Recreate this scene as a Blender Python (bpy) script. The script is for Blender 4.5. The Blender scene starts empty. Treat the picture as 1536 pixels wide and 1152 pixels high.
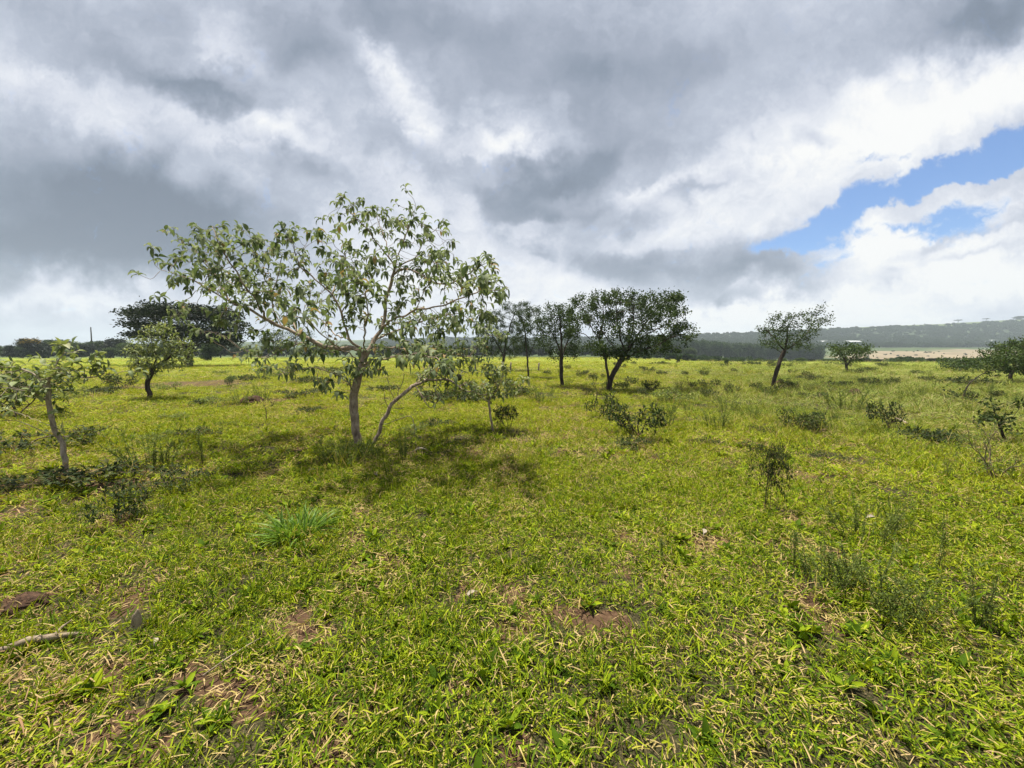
import bpy, math, random
import numpy as np
from mathutils import Vector, Matrix
C = bpy.context
SC = C.scene
R = math.radians

# ------------------------------------------------------------------ camera
F = 600.0                  # focal length in pixels of a 1536 px wide frame
HOR = 529.0                # row of the horizon
CAMH = 1.6
PITCH = math.atan((576.0 - HOR) / F)
cam_d = bpy.data.cameras.new("camera")
cam = bpy.data.objects.new("camera", cam_d)
SC.collection.objects.link(cam)
SC.camera = cam
cam_d.sensor_width = 36.0
cam_d.lens = 36.0 * F / 1536.0
cam_d.clip_start = 0.05
cam_d.clip_end = 9000
cam.location = (0, 0, CAMH)
cam.rotation_euler = (math.pi / 2 - PITCH, 0, 0)

# ------------------------------------------------------------------ render look
SC.view_settings.view_transform = 'Standard'
SC.view_settings.look = 'None'
SC.view_settings.gamma = 1.0
SC.view_settings.use_curve_mapping = False
SC.view_settings.exposure = 1.05
SC.render.engine = 'CYCLES'
SC.cycles.use_denoising = True
SC.cycles.denoiser = 'OPENIMAGEDENOISE'
SC.cycles.denoising_input_passes = 'RGB_ALBEDO_NORMAL'
SC.cycles.denoising_prefilter = 'ACCURATE'
SC.cycles.max_bounces = 5
SC.cycles.diffuse_bounces = 2
SC.cycles.glossy_bounces = 2
SC.cycles.transmission_bounces = 4
SC.cycles.volume_bounces = 0
SC.cycles.sample_clamp_indirect = 4.0

# ------------------------------------------------------------------ sun
SUN_AZ, SUN_EL = -40.0, 73.0          # azimuth from straight ahead (+Y), positive to the right
sd = bpy.data.lights.new("sun", 'SUN')
sun = bpy.data.objects.new("sun", sd)
SC.collection.objects.link(sun)
sd.energy = 5.0
sd.angle = R(2.0)
sd.color = (1.0, 0.94, 0.83)
_sv = Vector((math.sin(R(SUN_AZ)) * math.cos(R(SUN_EL)), math.cos(R(SUN_AZ)) * math.cos(R(SUN_EL)), math.sin(R(SUN_EL))))
sun.rotation_euler = _sv.to_track_quat('Z', 'Y').to_euler()
sun.location = (0, 0, 200)

# ------------------------------------------------------------------ node helper
class NT:
    def __init__(s, tree):
        s.t = tree; s.n = tree.nodes; s.l = tree.links
    def node(s, kind, ins=None, **props):
        nd = s.n.new(kind)
        for k, v in props.items(): setattr(nd, k, v)
        for k, v in (ins or {}).items(): s.set(nd, k, v)
        return nd
    def set(s, nd, k, v):
        sock = nd.inputs[k]
        if isinstance(v, bpy.types.NodeSocket): s.l.new(v, sock)
        elif isinstance(v, bpy.types.Node): s.l.new(v.outputs[0], sock)
        else: sock.default_value = v
    def math(s, op, a, b=0.0, c=0.0, clamp=False):
        nd = s.node('ShaderNodeMath', {0: a, 1: b, 2: c}, operation=op); nd.use_clamp = clamp
        return nd.outputs[0]
    def vmath(s, op, a, b=(0, 0, 0)):
        return s.node('ShaderNodeVectorMath', {0: a, 1: b}, operation=op).outputs[0]
    def noise(s, vec, scale, detail=4, rough=.55, dist=0.0, out=0, dim='3D'):
        nd = s.node('ShaderNodeTexNoise', {'Vector': vec, 'Scale': scale, 'Detail': detail, 'Roughness': rough, 'Distortion': dist}, noise_dimensions=dim)
        return nd.outputs[out]
    def mrange(s, v, a, b, c=0.0, d=1.0, smooth=True):
        nd = s.node('ShaderNodeMapRange', {0: v, 1: a, 2: b, 3: c, 4: d}, interpolation_type='SMOOTHSTEP' if smooth else 'LINEAR')
        return nd.outputs[0]
    def ramp(s, v, stops, interp='LINEAR'):
        nd = s.node('ShaderNodeValToRGB', {0: v})
        cr = nd.color_ramp; cr.interpolation = interp
        while len(cr.elements) > 1: cr.elements.remove(cr.elements[-1])
        cr.elements[0].position = stops[0][0]; cr.elements[0].color = (*stops[0][1], 1)
        for p, c in stops[1:]:
            e = cr.elements.new(p); e.color = (*c, 1)
        return nd.outputs[0]
    def mix(s, f, a, b, blend='MIX'):
        nd = s.node('ShaderNodeMix', data_type='RGBA', blend_type=blend)
        for i, v in ((0, f), (6, a), (7, b)):
            if isinstance(v, tuple) and len(v) == 3: v = (*v, 1)
            s.set(nd, i, v)
        return nd.outputs[2]

def s2l(r, g, b):
    f = lambda c: (c / 255 / 12.92) if c <= 10 else ((c / 255 + .055) / 1.055) ** 2.4
    return (f(r), f(g), f(b))

# ------------------------------------------------------------------ world: Nishita sky behind broken cloud
def build_world():
    w = bpy.data.worlds.new("World"); SC.world = w; w.use_nodes = True
    N = NT(w.node_tree); N.n.clear()
    out = N.node('ShaderNodeOutputWorld')
    tc = N.node('ShaderNodeTexCoord').outputs['Generated']
    d = N.vmath('NORMALIZE', tc)
    sep = N.node('ShaderNodeSeparateXYZ', {0: d})
    dx, dy, dz = sep.outputs
    yy = N.math('MAXIMUM', dy, 0.12)
    a = N.math('DIVIDE', dx, yy); b = N.math('DIVIDE', dz, yy)
    P = N.node('ShaderNodeCombineXYZ', {0: a, 1: b, 2: 0.0}).outputs[0]        # sky chart facing north
    # cloud layer plane for the overall texture
    zz = N.math('ADD', N.math('ABSOLUTE', dz), 0.40)
    Q = N.node('ShaderNodeCombineXYZ', {0: N.math('DIVIDE', dx, zz), 1: N.math('DIVIDE', dy, zz), 2: 0.0}).outputs[0]
    # domain warp
    w1 = N.noise(P, 2.2, 3, .55, out=1, dim='2D'); w2 = N.noise(P, 8.0, 4, .6, out=1, dim='2D')
    d1 = N.vmath('SUBTRACT', w1, (.5, .5, .5)); d2 = N.vmath('SUBTRACT', w2, (.5, .5, .5))
    warp = N.vmath('ADD', N.vmath('MULTIPLY', d1, (.20, .20, 0)), N.vmath('MULTIPLY', d2, (.17, .17, 0)))
    PW = N.vmath('ADD', P, warp)
    PF = N.vmath('ADD', P, N.vmath('MULTIPLY', d2, (.10, .10, 0)))
    cp, sp = math.cos(PITCH), math.sin(PITCH)
    def ab(px, py):
        x = (px - 768) / F; yv = -(py - 576) / F
        wy = cp + yv * sp; wz = -sp + yv * cp
        return x / wy, wz / wy
    def blob(px, py, rx, ry, rot, vec):
        a0, b0 = ab(px, py)
        g = N.node('ShaderNodeTexGradient', {0: vec}, gradient_type='SPHERICAL')
        tm = g.texture_mapping; tm.vector_type = 'TEXTURE'; tm.translation = (a0, b0, 0); tm.rotation = (0, 0, R(rot)); tm.scale = (rx / F, ry / F, 1)
        return g.outputs['Fac']
    def total(lst, vec, start):
        acc = start
        for (px, py, rx, ry, rot, amp) in lst:
            acc = N.math('MULTIPLY_ADD', blob(px, py, rx, ry, rot, vec), amp, acc)
        return acc
    shade = [  # px, py, rx, ry, rotation, amount (light +, dark -)
        (110, 330, 470, 150, -8, -.42), (40, 390, 330, 120, 0, -.18), (330, 335, 230, 70, -18, -.20), (200, 280, 240, 70, -14, -.08),
        (270, 132, 230, 56, -16, -.30), (330, 150, 120, 40, -10, -.10), (180, 20, 300, 60, 0, -.12), (60, 128, 260, 40, -12, .16),
        (345, 60, 90, 60, -40, .20), (545, 85, 46, 150, 40, .26), (600, 150, 60, 110, 50, .16), (400, 205, 300, 56, -22, .24), (250, 225, 220, 44, -20, .12),
        (640, 50, 330, 110, -8, -.18), (500, 60, 120, 100, 30, -.14), (930, 110, 420, 180, -14, -.10), (1180, 90, 260, 120, 10, -.03),
        (860, 210, 230, 140, 24, -.10), (700, 140, 130, 70, -30, -.10), (450, 268, 260, 46, -14, -.14), (600, 230, 160, 50, -10, -.10),
        (800, 275, 120, 40, -8, -.12), (860, 262, 160, 70, 20, -.14), (745, 312, 170, 38, -14, -.10),
        (930, 335, 150, 44, 6, -.10), (900, 392, 170, 50, -6, -.12), (1080, 392, 290, 66, 4, -.16), (1035, 288, 150, 26, 10, -.22), (990, 420, 150, 40, 0, -.10),
        (1180, 410, 150, 36, 0, -.16), (1160, 345, 160, 40, 8, -.06),
        (1505, 15, 170, 90, 0, -.34), (1380, 60, 200, 70, 12, -.08), 
        (1450, 330, 620, 420, 0, .13), (1270, 225, 560, 120, 22, .24), (1480, 150, 260, 100, 20, .20), (1000, 300, 260, 50, 26, .20),
        (770, 213, 130, 60, -6, .32), (640, 330, 260, 80, 0, .20), (640, 430, 420, 110, 0, .22), (790, 440, 300, 80, 0, .12),
        (1080, 482, 420, 46, 0, .30), (1440, 430, 340, 130, 0, .26), (1320, 372, 140, 50, 10, .26), (1230, 470, 300, 50, 0, .20),
        (160, 448, 240, 44, 8, .26), (40, 470, 200, 50, 0, .14), (330, 430, 200, 40, 0, .14),
        (1450, 350, 240, 18, 12, -.14), (1340, 402, 60, 22, 0, -.20), (1430, 440, 200, 26, 0, -.12), (1400, 475, 320, 26, 0, -.16), (1500, 400, 130, 30, 0, .12)]
    base = N.math('MULTIPLY_ADD', N.math('SUBTRACT', N.noise(Q, 3.4, 5, .60, .2, dim='2D'), .5), .30, .615)
    base = N.math('MULTIPLY_ADD', N.math('SUBTRACT', N.noise(PW, 5.0, 4, .60, dim='2D'), .5), .30, base)
    up = N.math('MULTIPLY', N.mrange(dy, -.1, .35), 1.0)
    g = total(shade, PW, 0.0)
    g = N.math('MULTIPLY_ADD', g, up, base)
    # torn fragments of cloud with an edge of their own
    tear = N.math('SUBTRACT', N.noise(PF, 5.5, 4, .62, dim='2D'), .5)
    fine = N.math('SUBTRACT', N.noise(N.vmath('ADD', Q, N.vmath('MULTIPLY', d2, (.30, .30, 0))), 9, 6, .68, dim='2D'), .5)
    edge = N.math('MULTIPLY_ADD', fine, .45, N.math('MULTIPLY', tear, .9))
    dark = [(790, 262, 62, 38, -16, 1.0), (840, 262, 110, 46, 16, .75), (905, 240, 120, 36, 30, .5), (755, 305, 100, 26, -16, .85), (810, 325, 90, 22, 0, .6), (930, 335, 96, 30, 6, .9), (885, 388, 90, 34, -14, .85), (960, 400, 110, 36, 4, .7),
            (1070, 385, 130, 36, 10, .7), (1150, 400, 130, 28, 4, .7), (1108, 447, 66, 15, 3, 1.1), (1040, 287, 100, 16, 12, .7), (803, 372, 34, 14, 0, .8), (1225, 208, 62, 22, 0, .7), (1130, 212, 24, 20, 40, .6),
            (260, 128, 170, 36, -22, .8), (330, 152, 80, 30, -14, .8), (1500, 30, 120, 60, -6, .8), (1440, 352, 160, 10, 12, .8), (1345, 404, 36, 14, 0, .6), (1470, 376, 120, 9, 8, .7), (120, 300, 300, 90, -10, .7), (250, 330, 170, 70, -14, .6), (120, 375, 240, 50, -4, .8),
            (640, 30, 170, 50, -14, .6), (470, 70, 90, 50, 30, .6), (900, 110, 190, 60, 10, .45), (1060, 100, 150, 60, 20, .4), (470, 250, 130, 26, -16, .6)]
    lite = [(1310, 362, 100, 36, 16, 1.1), (1400, 345, 170, 22, 14, .8), (1480, 330, 120, 60, 20, .9), (1440, 420, 220, 70, 6, .8), (1060, 470, 170, 26, 4, .8), (1220, 455, 150, 26, 4, .7), (1380, 205, 300, 46, 20, .7), (1150, 245, 240, 36, 22, .55), (1505, 120, 120, 50, 26, .7),
            (775, 212, 70, 26, -20, .9), (560, 90, 30, 80, 40, .8), (400, 185, 90, 26, -24, .8), (330, 200, 120, 22, -24, .6), (150, 446, 130, 22, 8, .9), (960, 300, 140, 18, 30, .8), (690, 240, 80, 24, 14, .5), (640, 420, 200, 40, 0, .5), (610, 180, 60, 30, -20, .6), (90, 120, 120, 18, -16, .5)]
    dm = N.mrange(N.math('ADD', total(dark, PF, 0.0), edge), .02, .80)
    lm = N.mrange(N.math('ADD', total(lite, PF, 0.0), edge), .06, .90)
    g = N.math('MULTIPLY_ADD', N.math('MULTIPLY', dm, up), -.25, g)
    g = N.math('MULTIPLY_ADD', N.math('MULTIPLY', lm, up), .15, g)
    g = N.math('MULTIPLY_ADD', tear, .13, g)
    g = N.math('MULTIPLY_ADD', fine, N.mrange(g, .45, .95, .22, .36), g)
    cloud = N.ramp(g, [(0.0, s2l(112, 124, 142)), (.22, s2l(132, 144, 162)), (.42, s2l(158, 167, 184)), (.58, s2l(182, 190, 206)),
                       (.72, s2l(208, 213, 226)), (.86, s2l(230, 233, 240)), (1.0, s2l(248, 248, 247))])
    # gaps of blue sky
    gaps = [(1400, 284, 280, 46, 19, 1.25), (1520, 230, 220, 46, 18, 1.25), (1240, 336, 120, 26, 26, .95), (1420, 338, 220, 40, 12, 1.0),
            (1245, 388, 70, 30, 24, .75), (1150, 372, 50, 16, 10, .40), (1340, 232, 120, 16, 14, .50), (1530, 300, 110, 40, 10, .25)]
    fills = [(1410, 297, 210, 26, 15, -1.5), (1300, 345, 80, 20, 30, -.35), (1335, 374, 140, 36, 8, -.9), (1520, 310, 90, 60, 30, -.45),
             (1200, 298, 150, 18, 20, -.5), (1450, 258, 110, 8, 16, -.4)]
    bl = total(gaps, PF, 0.0); bl = total(fills, PF, bl)
    bl = N.math('MULTIPLY_ADD', N.math('SUBTRACT', N.math('MULTIPLY_ADD', tear, .5, N.math('MULTIPLY', fine, 1.3)), 0.0), 1.0, bl)
    bl = N.math('MULTIPLY', N.mrange(bl, .16, .80), up)
    sky = N.node('ShaderNodeTexSky', sky_type='NISHITA', sun_disc=False, sun_elevation=R(SUN_EL), sun_rotation=R(SUN_AZ), air_density=1.0, dust_density=.4, ozone_density=2.5)
    skyc = N.vmath('MULTIPLY', sky.outputs[0], (.098, .122, .152))
    col = N.mix(bl, cloud, skyc)
    # below the horizon: dull ground tone
    col = N.mix(N.mrange(dz, -.02, -.10), col, (.10, .12, .06))
    bg = N.node('ShaderNodeBackground', {'Color': col, 'Strength': 1.0})
    w.cycles.sampling_method = 'MANUAL'; w.cycles.sample_map_resolution = 256
    N.l.new(bg.outputs[0], out.inputs[0])
    return bg
WORLD_BG = build_world()
WORLD_BG.inputs['Strength'].default_value = 0.50

# ------------------------------------------------------------------ numpy noise and terrain
def _hash(ix, iy, seed):
    h = (ix.astype(np.int64) * 374761393 + iy.astype(np.int64) * 668265263 + seed * 974711) & 0x7fffffff
    h = ((h ^ (h >> 13)) * 1274126177) & 0x7fffffff
    return ((h ^ (h >> 16)) & 0xffff) / 65535.0
def vnoise(x, y, seed=0):
    x = np.asarray(x, float); y = np.asarray(y, float)
    ix = np.floor(x); iy = np.floor(y); fx = x - ix; fy = y - iy
    fx = fx * fx * (3 - 2 * fx); fy = fy * fy * (3 - 2 * fy)
    a = _hash(ix, iy, seed); b = _hash(ix + 1, iy, seed); c = _hash(ix, iy + 1, seed); d = _hash(ix + 1, iy + 1, seed)
    return (a * (1 - fx) + b * fx) * (1 - fy) + (c * (1 - fx) + d * fx) * fy
def fbm(x, y, seed=0, octv=4):
    s = 0; amp = .5; t = 0
    for k in range(octv):
        s = s + amp * vnoise(x * 2 ** k, y * 2 ** k, seed + k * 17); t += amp; amp *= .5
    return s / t
def sstep(a, b, x):
    t = np.clip((np.asarray(x, float) - a) / (b - a), 0, 1); return t * t * (3 - 2 * t)

RIDGE_X = [-600, 0, 300, 620, 900, 1040, 1240, 1400, 1536, 2400]
RIDGE_Y = [522, 520, 514, 509, 507, 502, 493, 487, 479, 470]
def ground_z(x, y):
    x = np.asarray(x, float); y = np.asarray(y, float)
    r = np.hypot(x, y)
    z = (fbm(x * .9, y * .9, 3, 3) - .5) * .10 * sstep(1, 4, r) + (fbm(x * .11, y * .11, 7, 3) - .5) * .35 * sstep(9, 30, r)
    Y = np.maximum(y, 60.0)
    px = np.clip(768 + F * x / Y, -600, 2400)
    rid = np.interp(px, RIDGE_X, RIDGE_Y)
    wr = sstep(930, 1160, px)
    def table(rows):
        ys = [k[0] for k in rows]
        return lambda q: np.interp(q, ys, [k[1] for k in rows])
    left = table([(60, 545), (80, 541), (100, 538.6), (137, 536), (200, 533.8), (300, 532), (450, 529), (600, 525)])
    right = table([(60, 545), (100, 545.5), (150, 546), (220, 546.5), (300, 545), (400, 537), (500, 529), (600, 521.5)])
    row = left(Y) * (1 - wr) + right(Y) * wr
    t = sstep(600, 1050, Y)
    row = row * (1 - t) + rid * t
    far = CAMH + (HOR - row) * np.minimum(Y, 1050) / F
    far = far - np.maximum(Y - 1050, 0) * .02
    far = far + (fbm(x * .012, y * .012, 31, 3) - .5) * 9 * sstep(620, 900, Y) * (1 - .6 * sstep(900, 1050, Y))
    w = sstep(60, 85, y)
    return z * (1 - .7 * sstep(100, 300, y)) + far * sstep(59.9, 60.1, y) * (1 - w) * 0 + far * w
CP, SP = math.cos(PITCH), math.sin(PITCH)
def ray(px, py):
    x = (px - 768) / F; v = -(py - 576) / F
    return np.array([x, CP + v * SP, -SP + v * CP])
def at(px, py, Y):
    """the point in direction (px, py) at depth Y"""
    d = ray(px, py); t = Y / d[1]
    return np.array([0, 0, CAMH]) + d * t
def on_ground(px, py):
    d = ray(px, py); t = CAMH / max(-d[2], .004)
    t = min(t, 900)
    for _ in range(25):
        p = np.array([0, 0, CAMH]) + d * t
        gz = float(ground_z(p[0], p[1]))
        t = t + (p[2] - gz) / max(-d[2], .02) * .7
        t = min(max(t, .5), 900)
    p = np.array([0, 0, CAMH]) + d * t
    p[2] = float(ground_z(p[0], p[1]))
    return p

# ------------------------------------------------------------------ materials
def new_mat(name):
    m = bpy.data.materials.new(name); m.use_nodes = True
    N = NT(m.node_tree); N.n.clear()
    return m, N, N.node('ShaderNodeOutputMaterial')
def leaf_mat(name, stops, transl=.35, rough=.55, spec=.25, tcol=(1.25, 1.25, .6), field=False):
    m, N, out = new_mat(name)
    att = N.node('ShaderNodeAttribute', attribute_name='tint').outputs['Fac']
    rnd = N.node('ShaderNodeObjectInfo').outputs['Random']
    pos = N.node('ShaderNodeNewGeometry').outputs['Position']
    v = N.math('MULTIPLY_ADD', rnd, .10, N.math('SUBTRACT', att, .05))
    if field:
        big = N.noise(pos, .16, 3, .6); mid = N.noise(pos, 1.1, 3, .6)
        v = N.math('MULTIPLY_ADD', N.math('SUBTRACT', big, .5), .46, v)
        v = N.math('MULTIPLY_ADD', N.math('SUBTRACT', mid, .5), .30, v)
        ds = N.node('ShaderNodeVectorMath', {0: pos}, operation='LENGTH').outputs['Value']
        lw = N.mrange(ds, 3.5, 12, 0, .15)
        v = N.math('ADD', N.math('MINIMUM', N.math('ADD', v, lw), N.math('MAXIMUM', v, .71)), 0.0)
    col = N.ramp(v, stops)
    if field:                                # the rank, greyer sward over on the right
        sx = N.node('ShaderNodeSeparateXYZ', {0: pos}).outputs
        rt = N.math('DIVIDE', sx[0], N.math('MAXIMUM', sx[1], 1.0))
        rt = N.math('MULTIPLY_ADD', N.math('SUBTRACT', N.noise(pos, .22, 4, .6), .5), .9, rt)
        rk = N.math('MULTIPLY', N.mrange(rt, .15, .75), N.mrange(ds, 7, 16, 0, .62))
        col = N.mix(rk, col, N.ramp(v, [(0, (.03, .055, .018)), (.4, (.105, .155, .045)), (.7, (.185, .225, .075)), (1, (.33, .29, .16))]))
    if not field:
        col = N.mix(.25, col, N.ramp(N.noise(pos, 9, 3), [(.3, (.5, .5, .5)), (.7, (1.4, 1.4, 1.4))]), 'MULTIPLY')
    b = N.node('ShaderNodeBsdfPrincipled', {'Base Color': col, 'Roughness': rough, 'Specular IOR Level': spec})
    t = N.node('ShaderNodeBsdfTranslucent', {'Color': N.vmath('MULTIPLY', col, tcol)})
    mx = N.node('ShaderNodeMixShader', {0: transl, 1: b.outputs[0], 2: t.outputs[0]})
    N.l.new(mx.outputs[0], out.inputs[0])
    return m
def bark_mat(name, c1, c2, c3, scale=14.0, bump=.5):
    m, N, out = new_mat(name)
    pos = N.node('ShaderNodeTexCoord').outputs['Object']
    st = N.node('ShaderNodeMapping', {'Vector': pos, 'Scale': (1, 1, .35)}).outputs[0]
    n1 = N.noise(st, scale, 6, .65, .6); n2 = N.noise(pos, scale * .23, 4, .6)
    v = N.math('MULTIPLY_ADD', N.math('SUBTRACT', n2, .5), .8, n1)
    col = N.ramp(v, [(.25, c1), (.5, c2), (.78, c3)])
    bp = N.node('ShaderNodeBump', {'Strength': bump, 'Distance': .02, 'Height': n1})
    b = N.node('ShaderNodeBsdfPrincipled', {'Base Color': col, 'Roughness': .9, 'Specular IOR Level': .1, 'Normal': bp.outputs[0]})
    N.l.new(b.outputs[0], out.inputs[0])
    return m
def plain_mat(name, c1, c2, scale=30.0, rough=.85, bump=.3):
    m, N, out = new_mat(name)
    pos = N.node('ShaderNodeTexCoord').outputs['Object']
    n1 = N.noise(pos, scale, 5, .65)
    bp = N.node('ShaderNodeBump', {'Strength': bump, 'Distance': .02, 'Height': n1})
    b = N.node('ShaderNodeBsdfPrincipled', {'Base Color': N.ramp(n1, [(.3, c1), (.7, c2)]), 'Roughness': rough, 'Specular IOR Level': .15, 'Normal': bp.outputs[0]})
    N.l.new(b.outputs[0], out.inputs[0])
    return m

M = {}
M['grass'] = leaf_mat('grass_blades', [(0, (.018, .042, .003)), (.22, (.064, .116, .006)), (.42, (.158, .226, .008)), (.60, (.268, .322, .012)), (.74, (.345, .360, .026)),
                                        (.82, (.37, .29, .10)), (.91, (.46, .345, .165)), (1, (.28, .165, .09))], .22, .7, .06, (1.25, 1.12, .36), field=True)
M['lobeira'] = leaf_mat('grey_green_leaves', [(0, (.052, .078, .032)), (.3, (.108, .142, .064)), (.6, (.168, .205, .100)), (.85, (.24, .27, .155)), (.95, (.26, .25, .11)), (1, (.29, .20, .085))], .34, .7, .15, (1.15, 1.2, .75))
M['pale_leaf'] = leaf_mat('pale_sage_leaves', [(0, (.07, .10, .034)), (.35, (.15, .19, .066)), (.7, (.235, .27, .11)), (1, (.31, .31, .17))], .30, .6, .25, (1.2, 1.2, .6))
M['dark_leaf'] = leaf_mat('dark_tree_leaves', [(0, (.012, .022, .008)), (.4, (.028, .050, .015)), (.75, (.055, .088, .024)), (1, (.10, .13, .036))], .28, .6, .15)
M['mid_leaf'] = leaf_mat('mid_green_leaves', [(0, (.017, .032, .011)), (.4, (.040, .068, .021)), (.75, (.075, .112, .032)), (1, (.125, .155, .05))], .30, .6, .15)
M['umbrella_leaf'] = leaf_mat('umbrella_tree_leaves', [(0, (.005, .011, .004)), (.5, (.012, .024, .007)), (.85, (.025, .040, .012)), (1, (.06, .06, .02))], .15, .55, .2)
M['yellow_flower'] = leaf_mat('yellow_blossom', [(0, (.30, .18, .02)), (1, (.55, .36, .04))], .2, .6, .1)
M['shrub_leaf'] = leaf_mat('shrub_leaves', [(0, (.012, .022, .008)), (.4, (.030, .050, .015)), (.8, (.072, .095, .026)), (1, (.16, .12, .045))], .26, .7, .12)
M['fern_leaf'] = leaf_mat('feathery_weed_leaves', [(0, (.058, .088, .020)), (.4, (.125, .172, .036)), (.8, (.205, .245, .056)), (1, (.30, .28, .09))], .42, .55, .2)
M['lime_leaf'] = leaf_mat('lime_leaves', [(0, (.06, .13, .015)), (.5, (.13, .23, .025)), (1, (.22, .30, .05))], .35, .5, .3)
M['far_leaf'] = leaf_mat('far_wood_leaves', [(0, (.016, .034, .013)), (.5, (.036, .066, .022)), (1, (.075, .115, .036))], .18, .6, .1)
M['bark'] = bark_mat('grey_brown_bark', (.10, .075, .055), (.27, .21, .158), (.46, .385, .30), 26)
M['pale_bark'] = bark_mat('pale_corky_bark', (.12, .095, .07), (.29, .24, .18), (.48, .41, .32), 24, .8)
M['dark_bark'] = bark_mat('dark_bark', (.020, .015, .012), (.050, .040, .032), (.11, .09, .07), 9)
M['dry_stem'] = bark_mat('dry_stems', (.05, .04, .028), (.11, .085, .055), (.22, .17, .11), 30)
M['green_stem'] = bark_mat('weed_stems', (.03, .04, .015), (.06, .07, .028), (.12, .10, .05), 30)
M['wood'] = bark_mat('weathered_wood', (.10, .075, .05), (.25, .20, .14), (.42, .34, .25), 26)
M['mound'] = plain_mat('termite_mound_earth', (.030, .020, .014), (.11, .062, .038), 40, .95, .8)
M['fruit'] = plain_mat('dull_fruit_skin', (.03, .035, .018), (.07, .065, .03), 20, .6, .2)
M['dead_leaf'] = leaf_mat('dead_leaves', [(0, (.16, .12, .085)), (.5, (.34, .29, .23)), (1, (.5, .44, .36))], .1, .8, .1, (1, .9, .7))
M['pole'] = plain_mat('dark_pole', (.06, .055, .05), (.12, .11, .10), 12)
M['roof'] = plain_mat('pale_roof', (.30, .31, .31), (.42, .43, .43), .4)
M['shed_wall'] = plain_mat('shed_wall', (.4, .38, .35), (.55, .53, .5), .4)

# ------------------------------------------------------------------ mesh buffers
class MB:
    def __init__(s): s.v = []; s.q = []; s.t = []; s.qt = []; s.tt = []; s.n = 0
    def add(s, v, quads=None, tint=.5, tris=None):
        v = np.asarray(v, float).reshape(-1, 3)
        s.v.append(v)
        s.tt.append(np.full(len(v), tint) if np.isscalar(tint) else np.asarray(tint, float))
        if quads is not None and len(quads): s.q.append(np.asarray(quads, np.int64) + s.n)
        if tris is not None and len(tris): s.t.append(np.asarray(tris, np.int64) + s.n)
        s.n += len(v)
    def mesh(s, name, mat, smooth=True):
        v = np.concatenate(s.v) if s.v else np.zeros((0, 3))
        q = np.concatenate(s.q) if s.q else np.zeros((0, 4), np.int64)
        t = np.concatenate(s.t) if s.t else np.zeros((0, 3), np.int64)
        me = bpy.data.meshes.new(name)
        me.vertices.add(len(v)); me.vertices.foreach_set('co', v.astype(np.float32).ravel())
        me.loops.add(q.size + t.size)
        me.loops.foreach_set('vertex_index', np.concatenate([q.ravel(), t.ravel()]).astype(np.int32))
        me.polygons.add(len(q) + len(t))
        st = np.concatenate([np.arange(len(q)) * 4, q.size + np.arange(len(t)) * 3]).astype(np.int32)
        me.polygons.foreach_set('loop_start', st)
        me.polygons.foreach_set('use_smooth', np.full(len(q) + len(t), smooth))
        if s.tt:
            at_ = me.attributes.new('tint', 'FLOAT', 'POINT'); at_.data.foreach_set('value', np.concatenate(s.tt).astype(np.float32))
        me.materials.append(mat)
        me.update(calc_edges=True)
        return me
    def build(s, name, mat, parent=None, smooth=True, origin=None):
        if origin is not None:
            for k in range(len(s.v)): s.v[k] = s.v[k] - np.asarray(origin)
        o = bpy.data.objects.new(name, s.mesh(name, mat, smooth)); SC.collection.objects.link(o)
        if parent is not None: o.parent = parent
        return o

def tag(o, label=None, cat=None, group=None, kind=None):
    if label: o['label'] = label
    if cat: o['category'] = cat
    if group: o['group'] = group
    if kind: o['kind'] = kind
    return o
def thing(name, loc, label, cat, group=None, rz=0.0, scale=1.0):
    o = bpy.data.objects.new(name, None); SC.collection.objects.link(o)
    o.empty_display_size = .2
    o.location = tuple(float(q) for q in loc); o.rotation_euler = (0, 0, rz); o.scale = (scale,) * 3 if np.isscalar(scale) else scale
    return tag(o, label, cat, group)
def dup(root, loc, rz, scale, label, group=None):
    r = root.copy(); SC.collection.objects.link(r)
    r.location = tuple(float(q) for q in loc); r.rotation_euler = (0, 0, rz); r.scale = (scale,) * 3 if np.isscalar(scale) else scale
    r['label'] = label
    if group: r['group'] = group
    elif 'group' in r: del r['group']
    for ch in list(root.children):
        c = ch.copy(); SC.collection.objects.link(c); c.parent = r
    return r

def norm(v):
    v = np.asarray(v, float); return v / np.maximum(np.linalg.norm(v, axis=-1, keepdims=True), 1e-9)

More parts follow.
